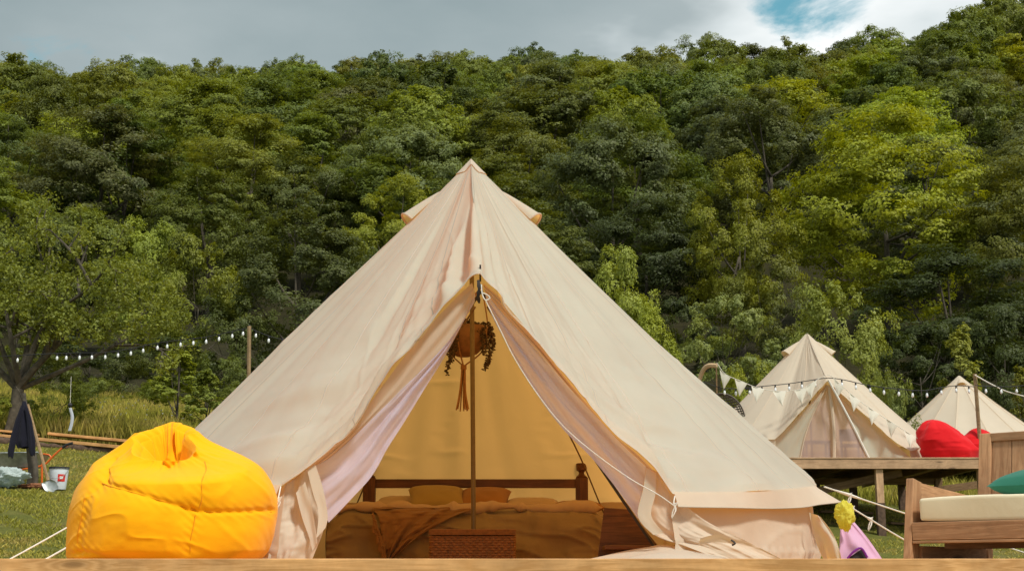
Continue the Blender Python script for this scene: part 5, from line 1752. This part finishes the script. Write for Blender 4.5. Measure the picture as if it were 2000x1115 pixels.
PN, PMd, PFr = [], [], []
styles = [dict(flat=0.75, profile='dome'), dict(flat=0.5, profile='dome', upb=0.7, crad=(0.22, 0.42)), dict(flat=0.8, profile='round', spike=0.05), dict(flat=0.5, profile='dome', upb=0.8, crad=(0.26, 0.40)), dict(flat=0.65, profile='dome', crad=(0.2, 0.34))]
for i, stl in enumerate(styles):
    PN.append(tree_proto(200 + i, 15, 5.0, 0.3, 62, 46000, 0.23, **stl))
    PMd.append(tree_proto(220 + i, 14, 5.2, 0.5, 60, 30000, 0.30, **stl))
    PFr.append(tree_proto(240 + i, 12.5, 5.4, 0.5, 50, 20000, 0.36, **stl))

DARK, MID, OLIVE, YEL, GREY = (0.100, 0.130, 0.024), (0.138, 0.176, 0.026), (0.176, 0.208, 0.025), (0.228, 0.258, 0.015), (0.134, 0.164, 0.056)
COLN = {DARK: 'dark green', MID: 'mid green', OLIVE: 'olive green', YEL: 'yellow green', GREY: 'grey green'}

# --- trees one can single out: (pixel centre, top pixel, width px, distance, proto, colour, label)
named = [
    (1715, 215, 390, 76, PN[1], (0.260, 0.300, 0.016), 'tallest bright yellow green tree behind the two right tents'),
    (1438, 300, 215, 72, PN[0], (0.200, 0.222, 0.016), 'smaller yellow green tree left of the tallest bright one'),
    (1195, 225, 330, 82, PN[4], (0.106, 0.135, 0.047), 'broad grey green tree rising right of the big tent\'s peak'),
    (1500, 185, 300, 104, PN[2], (0.106, 0.127, 0.040), 'grey green tree above and behind the yellow green pair'),
    (1850, 480, 380, 62, PN[3], (0.046, 0.066, 0.014), 'very dark layered tree behind the small right tent'),
    (1990, 300, 260, 70, PN[1], (0.132, 0.146, 0.015), 'olive tree cut off by the right edge, beside the tallest bright one'),
    (1260, 380, 260, 74, PN[1], (0.052, 0.072, 0.018), 'dark green tree below the broad grey green one'),  # leaves in a very dark green
    (590, 420, 330, 52, PN[2], (0.082, 0.103, 0.027), 'dark grey green tree directly left of the big tent\'s left slope'),
    (420, 330, 260, 84, PN[0], (0.109, 0.138, 0.020), 'rounded mid green tree above the yellowish shrub on the left'),
    (590, 300, 250, 92, PN[4], (0.097, 0.123, 0.029), 'rounded darker tree left of the big tent\'s peak'),
    (770, 345, 210, 80, PN[0], (0.239, 0.273, 0.026), 'light green tree just behind the big tent\'s upper left slope'),
]
for i, (cxp, topp, wpx, Y, pr, c_, lb_) in enumerate(named):
    x = at(cxp, topp, Y)[0]
    g0 = gz(x, Y)
    h = at(cxp, topp, Y)[2] - g0
    w = wpx / 2 * Y / FPX * 1.03
    place_tree('broadleaf_tree', pr, x, Y, w / 5.6, h / pr[2], c_, lb_, 'single trees standing out of the forest', rot=i * 1.3)

# --- hillside forest
rng = np.random.RandomState(12)
cand = []
y = 68.0
row = 0
while y < 292:
    sp = np.interp(y, [66, 110, 200, 286], [8.6, 9.6, 10.4, 9.4])
    dp = np.interp(y, [66, 100, 150, 220, 270, 290], [10.0, 13.0, 17.0, 19.0, 13.0, 11.0])
    half = 0.375 * y + 3
    xs_ = np.arange(-half, half, sp) + (row % 2) * sp / 2
    for x in xs_:
        cand.append((x + rng.uniform(-.30, .30) * sp, y + rng.uniform(-.42, .42) * dp))
    y += dp
    row += 1
forest = []
trees = 0
skyl = []
for x, y in cand:
    pxx, pyy = pix((x, y, gz(x, y) + 9))
    if pxx < -55 or pxx > 2055 or pyy < -60:
        continue
    # leave room for the single trees
    if any(abs(pxx - nx_) < nw * 0.5 and y < nY + 7 for nx_, nt_, nw, nY, *_ in named):
        continue
    # nothing of a tree behind the big tent's roof would show
    if 500 < pyy and abs(pxx - 920) < (pyy - 430):
        continue
    set_ = PN if y < 105 else (PMd if y < 185 else PFr)
    pr = set_[rng.randint(5)]
    r_ = rng.rand()
    patch = float(vnoise(x / 25, y / 25, 77))
    if r_ < 0.07 and y < 200 and pxx > 60:
        c_ = YEL
    elif pxx > 1050 and y < 130:
        c_ = [GREY, GREY, DARK, MID][rng.randint(4)]
    elif patch > 0.12:
        c_ = [OLIVE, OLIVE, MID][rng.randint(3)]
    elif patch < -0.15:
        c_ = [DARK, DARK, MID, GREY][rng.randint(4)]
    else:
        c_ = [MID, OLIVE, DARK, MID, GREY][rng.randint(5)]
    f_ = rng.uniform(0.72, 1.34)
    cc = tuple(max(0.005, a * f_ * rng.uniform(0.92, 1.08)) for a in c_)
    sc = rng.uniform(0.80, 1.2) * np.interp(y, [64, 90, 140, 280], [7.2, 10.5, 12.5, 12.0]) / pr[2]
    wd = rng.uniform(0.74, 1.14) * np.interp(y, [64, 90, 140, 250, 280], [3.6, 4.9, 5.7, 5.9, 4.9]) / pr[3]
    if y > 262:
        sc *= rng.choice([0.85, 1.0, 1.1])
    band = int(np.searchsorted([92, 122, 155, 200, 258], y))
    forest.append((band, pxx, c_, pr, x, y, wd, sc, cc, rng.uniform(0, 6.28)))
BAND = ['at the foot of the forest', 'low on the forest slope', 'below the middle of the forest slope', 'above the middle of the forest slope', 'high on the forest slope', 'on the skyline']
ORD = 'first second third fourth fifth sixth seventh eighth ninth tenth eleventh twelfth thirteenth fourteenth fifteenth sixteenth seventeenth eighteenth nineteenth twentieth'.split()
ORD += [t_ + '-' + w for t_ in ('twenty', 'thirty', 'forty', 'fifty', 'sixty') for w in ORD[:9]]
cnt = {}
forest.sort(key=lambda q: (q[0], q[1]))
for band, pxx, c_, pr, x, y, sx, sz, cc, ro in forest:
    k_ = cnt.get((band, c_), 0)
    cnt[(band, c_)] = k_ + 1
    place_tree('forest_tree', pr, x, y, sx, sz, cc, '%s %s tree from the left %s' % (ORD[k_], COLN[c_], BAND[band]), 'trees of the hillside forest', rot=ro)
    trees += 1

# --- fruit tree at the left, open crown with visible limbs
def fruit_tree():
    rng = np.random.RandomState(31)
    Y = 31.5
    base = at(22, 800, Y)
    base[2] = gz(base[0], Y)
    root = thing('fruit_tree', base, 'gnarled fruit tree with an open olive crown at the left edge', 'tree')
    b = MB()
    fork = at(35, 760, Y)
    b.tube(polyline([base - [0, 0, .2], base * .5 + fork * .5 + [.06, 0, 0], fork], 10), np.linspace(.20, .13, 10), 9)
    ends = []

    def limb(p, q, r, depth):
        md = p * .5 + q * .5 + rng.normal(size=3) * np.linalg.norm(q - p) * .09
        pts_ = polyline([p, md, q], 9)
        b.tube(pts_, np.linspace(r, r * .45, 9), 6)
        ends.append((pts_[4], depth))
        ends.append((q, depth))
        if depth < 3:
            for _ in range(3 if depth < 2 else 2):
                s_ = pts_[rng.randint(4, 9)]
                d_ = (q - p) / np.linalg.norm(q - p)
                d_ = d_ + rng.normal(size=3) * .7 + np.array([0, 0, .25])
                d_ /= np.linalg.norm(d_)
                limb(s_, s_ + d_ * np.linalg.norm(q - p) * rng.uniform(.45, .75), r * .5, depth + 1)

    for (px_, py_, dy), r in (((130, 655, -.2), .10), ((60, 640, .4), .09), ((10, 600, -.5), .08), ((250, 660, .3), .07), ((180, 560, -.6), .08), ((-60, 650, .2), .08), ((100, 540, .8), .08), ((-40, 560, -.4), .07)):
        limb(fork + rng.normal(size=3) * .04, at(px_, py_, Y + dy), r, 1)
    b.build('trunk', M['bark'], root)
    # leaves round the twigs and through a wide dome
    pos, nrm = [], []
    cpts = [e for e, d_ in ends if d_ >= 2]
    for _ in range(205):
        px_ = rng.uniform(-120, 365)
        topy = np.interp(px_, [-120, 0, 60, 130, 200, 300, 360, 392], [545, 500, 470, 500, 505, 525, 585, 610])
        boty = np.interp(px_, [-120, 0, 60, 130, 240, 330, 392], [700, 690, 690, 680, 660, 650, 640])
        py_ = topy + (boty - topy) * rng.uniform(0.04, 1) ** 1.05
        cpts.append(at(px_, py_, Y + rng.uniform(-1.6, 1.6) * (1 - ((px_ - 130) / 290) ** 2 * 0.7)))
    for (px_, py_) in ((50, 415), (55, 440), (58, 460), (48, 428), (10, 440), (22, 455), (45, 405)):
        cpts.append(at(px_, py_, Y))
    cpts = np.array(cpts)
    per = 75
    li = np.repeat(np.arange(len(cpts)), per)
    rr = rng.uniform(.12, .34, len(cpts))
    ld = rng.normal(size=(len(li), 3))
    ld /= np.linalg.norm(ld, axis=1)[:, None]
    p = cpts[li] + ld * (rr[li] * rng.uniform(.2, 1.0, len(li)))[:, None]
    nn = ld * .5 + np.array([0, 0, .45]) + rng.normal(size=(len(li), 3)) * .6
    nn /= np.linalg.norm(nn, axis=1)[:, None]
    v, f = leaf_quads(p, nn, 0.085, rng, 0.6)
    me = mesh_np('crown', v - base, f)
    o = link('crown', me, M['leaf'], root, base)
    o.color = (0.19, 0.225, 0.038, 1)


fruit_tree()

# --- shrubs, saplings and small trees at the edge of the wood
SB = [tree_proto(260 + i, 5.0, 2.2, 0.1, 30, 15000, 0.12, trunk=0.06, **stl) for i, stl in enumerate((dict(flat=0.8, profile='round', spike=0.15), dict(flat=0.6, profile='dome', upb=0.5), dict(flat=0.9, profile='cone', spike=0.2)))]
BU = [tree_proto(270 + i, 3.0, 1.9, -0.1, 24, 10000, 0.11, trunk=0.04, **stl) for i, stl in enumerate((dict(flat=0.8, profile='round', spike=0.25), dict(flat=0.7, profile='dome')))]
SP = [tree_proto(280, 5.0, 0.85, 0.2, 34, 7500, 0.11, trunk=0.05, flat=1.2, profile='cone', crad=(0.16, 0.30), spike=0.2)]

# (name, centre px, top py, width px, distance, proto, colour, label)
edge = [
    ('small_tree', 1410, 548, 205, 54, SB[1], (0.219, 0.266, 0.081), 'pale grey green bushy tree above the curved chair stand'),
    ('small_tree', 1632, 530, 225, 50, SB[0], (0.235, 0.279, 0.058), 'leafy grey green tree right behind the middle tent\'s peak'),
    ('small_tree', 1215, 470, 170, 58, SB[0], (0.278, 0.333, 0.052), 'light green small tree at the big tent\'s right slope'),
    ('small_tree', 1275, 600, 150, 52, SB[2], (0.278, 0.333, 0.038), 'light green shrubby tree low against the big tent\'s right slope'),
    ('bush', 1460, 700, 120, 42, BU[0], (0.256, 0.289, 0.023), 'bright green bush behind the bunting\'s left end'),
    ('bush', 1730, 715, 130, 43, BU[1], (0.186, 0.226, 0.052), 'grey green bush between the middle and right tents'),
    ('sapling', 1870, 615, 120, 47, SP[0], (0.267, 0.294, 0.058), 'thin sapling standing above the small right tent'),
    ('sapling', 1995, 700, 90, 46, SP[0], (0.198, 0.213, 0.040), 'thin sapling at the right edge behind the string lights'),
    ('bush', 1960, 740, 120, 52, BU[0], (0.058, 0.081, 0.016), 'dark bush at the right edge behind the small tent'),
    ('small_tree', 395, 445, 200, 58, SB[0], (0.175, 0.205, 0.022), 'yellowish green tall shrub between fruit tree and dark tree'),
    ('small_tree', 285, 420, 190, 62, SB[0], (0.243, 0.306, 0.043), 'light green small tree behind the fruit tree\'s crown'),
    ('small_tree', 120, 400, 200, 66, SB[1], (0.088, 0.115, 0.021), 'dark small tree behind the top of the fruit tree'),
    ('small_tree', 460, 560, 200, 50, SB[0], (0.078, 0.103, 0.023), 'dark tree behind the left light pole'),
    ('small_tree', 330, 620, 210, 49, SB[1], (0.058, 0.081, 0.016), 'dark small tree under the left string lights'),  # dark leaf colour
    ('small_tree', 180, 640, 230, 49, SB[1], (0.056, 0.077, 0.016), 'dark shady tree behind the fruit tree\'s trunk'),  # leaf colour darker than the bushes around it
    ('sapling', 352, 665, 140, 36, SP[0], (0.268, 0.325, 0.048), 'light green sapling in front of the dark trees, left of the tent'),
    ('sapling', 408, 715, 110, 35, SP[0], (0.231, 0.288, 0.061), 'smaller grey green sapling close to the big tent\'s left slope'),
    ('bush', 110, 738, 180, 33, BU[0], (0.192, 0.236, 0.031), 'green bush behind the hanging ribbon'),
    ('bush', 20, 770, 150, 32, BU[1], (0.218, 0.261, 0.028), 'green bush at the left edge behind the jacket'),
    ('bush', 520, 700, 150, 44, BU[1], (0.088, 0.112, 0.021), 'dark bush right of the left light pole'),
    ('small_tree', 40, 560, 200, 52, SB[2], (0.099, 0.128, 0.021), 'dark green small tree at the left edge behind the fruit tree'),
    ('small_tree', 700, 470, 150, 60, SB[0], (0.099, 0.128, 0.026), 'dark small tree touching the big tent\'s left slope half way up'),
    ('bush', 1560, 640, 150, 58, BU[0], (0.072, 0.096, 0.019), 'dark bush left of the middle tent\'s peak'),
    ('small_tree', 1790, 600, 200, 56, SB[1], (0.058, 0.081, 0.016), 'dark small tree between the middle and right tents'),
    ('small_tree', 1950, 590, 200, 56, SB[0], (0.058, 0.081, 0.016), 'dark small tree above the right light pole'),
    ('small_tree', 1490, 470, 190, 66, SB[0], (0.150, 0.170, 0.026), 'mid green small tree between the two yellow green trees, above the middle tent'),
    ('small_tree', 1545, 560, 150, 60, SB[1], (0.085, 0.100, 0.026), 'dark green small tree left of the leafy tree behind the middle tent'),
    ('bush', 250, 690, 150, 45, BU[1], (0.084, 0.103, 0.021), 'dark green bush under the left string lights, behind the meadow grass'),
    ('bush', 420, 690, 150, 46, BU[0], (0.124, 0.159, 0.028), 'mid green bush between the sapling and the left light pole'),
    ('bush', 90, 680, 170, 44, BU[0], (0.106, 0.129, 0.025), 'mid green bush behind the fruit tree\'s trunk'),
    ('bush', 330, 735, 130, 43, BU[0], (0.174, 0.219, 0.032), 'light green bush behind the light green sapling'),
    ('bush', 190, 735, 130, 42, BU[1], (0.160, 0.197, 0.032), 'light green bush right of the hanging ribbon'),
    ('bush', 480, 745, 120, 42, BU[1], (0.146, 0.181, 0.032), 'low green bush touching the big tent\'s left slope'),
    ('small_tree', 1330, 560, 160, 62, SB[1], (0.056, 0.077, 0.017), 'dark small tree left of the pale bushy tree'),
]
for i, (nm, cxp, topp, wpx, Y, pr, c_, lb_) in enumerate(edge):
    x = at(cxp, topp, Y)[0]
    h = at(cxp, topp, Y)[2] - gz(x, Y)
    w = wpx / 2 * Y / FPX
    place_tree(nm, pr, x, Y, w / (pr[3] * 1.12), h / (pr[2] * 1.03), c_, lb_, 'bushes and small trees at the edge of the wood', rot=i * 1.7)

# ------------------------------------------------------------------ grass
def blades(name, X, Y, hgt, wid, mat, label, lean=0.5, seed=1):
    rng = np.random.RandomState(seed)
    n = len(X)
    Z = ground_z(X, Y) - 0.01
    a = rng.uniform(0, 2 * math.pi, n)
    hh = hgt * rng.uniform(.5, 1.3, n)
    ww = wid * rng.uniform(.6, 1.4, n)
    dx, dy = np.cos(a), np.sin(a)
    l1 = rng.uniform(-1, 1, (n, 2)) * (hh * lean)[:, None]
    b0 = np.stack([X - dx * ww, Y - dy * ww, Z], -1)
    b1 = np.stack([X + dx * ww, Y + dy * ww, Z], -1)
    m_ = np.stack([X + l1[:, 0] * .4 + dx * ww * .6, Y + l1[:, 1] * .4 + dy * ww * .6, Z + hh * .6], -1)
    t_ = np.stack([X + l1[:, 0], Y + l1[:, 1], Z + hh * .95], -1)
    v = np.stack([b0, b1, m_, t_], 1).reshape(-1, 3)
    f = np.arange(4 * n).reshape(n, 4)
    o = link(name, mesh_np(name, v, f), mat)
    return tag(o, label, 'grass', kind='stuff')


rng = np.random.RandomState(50)
n = 330000
Yb = 8 + 26 * rng.rand(n) ** 1.15
Xb = rng.uniform(-0.44, 0.44, n) * Yb + rng.uniform(-1, 1, n)
keep = ~((Xb > DECK[0] - .05) & (Xb < DECK[1] + .05) & (Yb < DECK[3] + .05))
# mostly the sides: the strip straight behind the tent never shows
keep &= (np.abs(Xb / Yb + 0.02) > 0.10) | (rng.rand(n) < 0.15)
keep &= (vnoise(Xb * 1.3, Yb * 1.3, 61) + 0.5 * vnoise(Xb * 4, Yb * 4, 62)) > -0.22
Xb, Yb = Xb[keep], Yb[keep]
blades('lawn_grass', Xb, Yb, 0.055, 0.007, M['grass'], 'short trampled grass round the deck', 0.9, 51)
n = 60000
Yb = rng.uniform(31.6, 46, n)
Xb = rng.uniform(-0.38, -0.10, n) * Yb
blades('meadow_grass', Xb, Yb, 0.50, 0.009, M['grass'], 'tall meadow grass behind the timber', 0.35, 52)
n = 26000
Yb = rng.uniform(34.5, 50, n)
Xb = rng.uniform(0.10, 0.38, n) * Yb
blades('meadow_grass', Xb, Yb, 0.40, 0.010, M['grass'], 'tall meadow grass behind the right platforms', 0.4, 53)
fw = MB()
rg = random.Random(4)
for i in range(45):
    px_ = rg.uniform(190, 380)
    Y = rg.uniform(33, 40)
    x = at(px_, 820, Y)[0]
    z = gz(x, Y) + rg.uniform(.45, .75)
    r = rg.uniform(.015, .035)
    fw.lathe((x, Y, z), [(0.0, 0.01), (r, 0.012), (r * .5, -0.012), (0.0, -0.02)], 6)
tag(fw.build('wild_flowers', M['flower'], None, (0, 0, 0)), 'scattered white wild flowers in the meadow grass', 'flowers', kind='stuff')
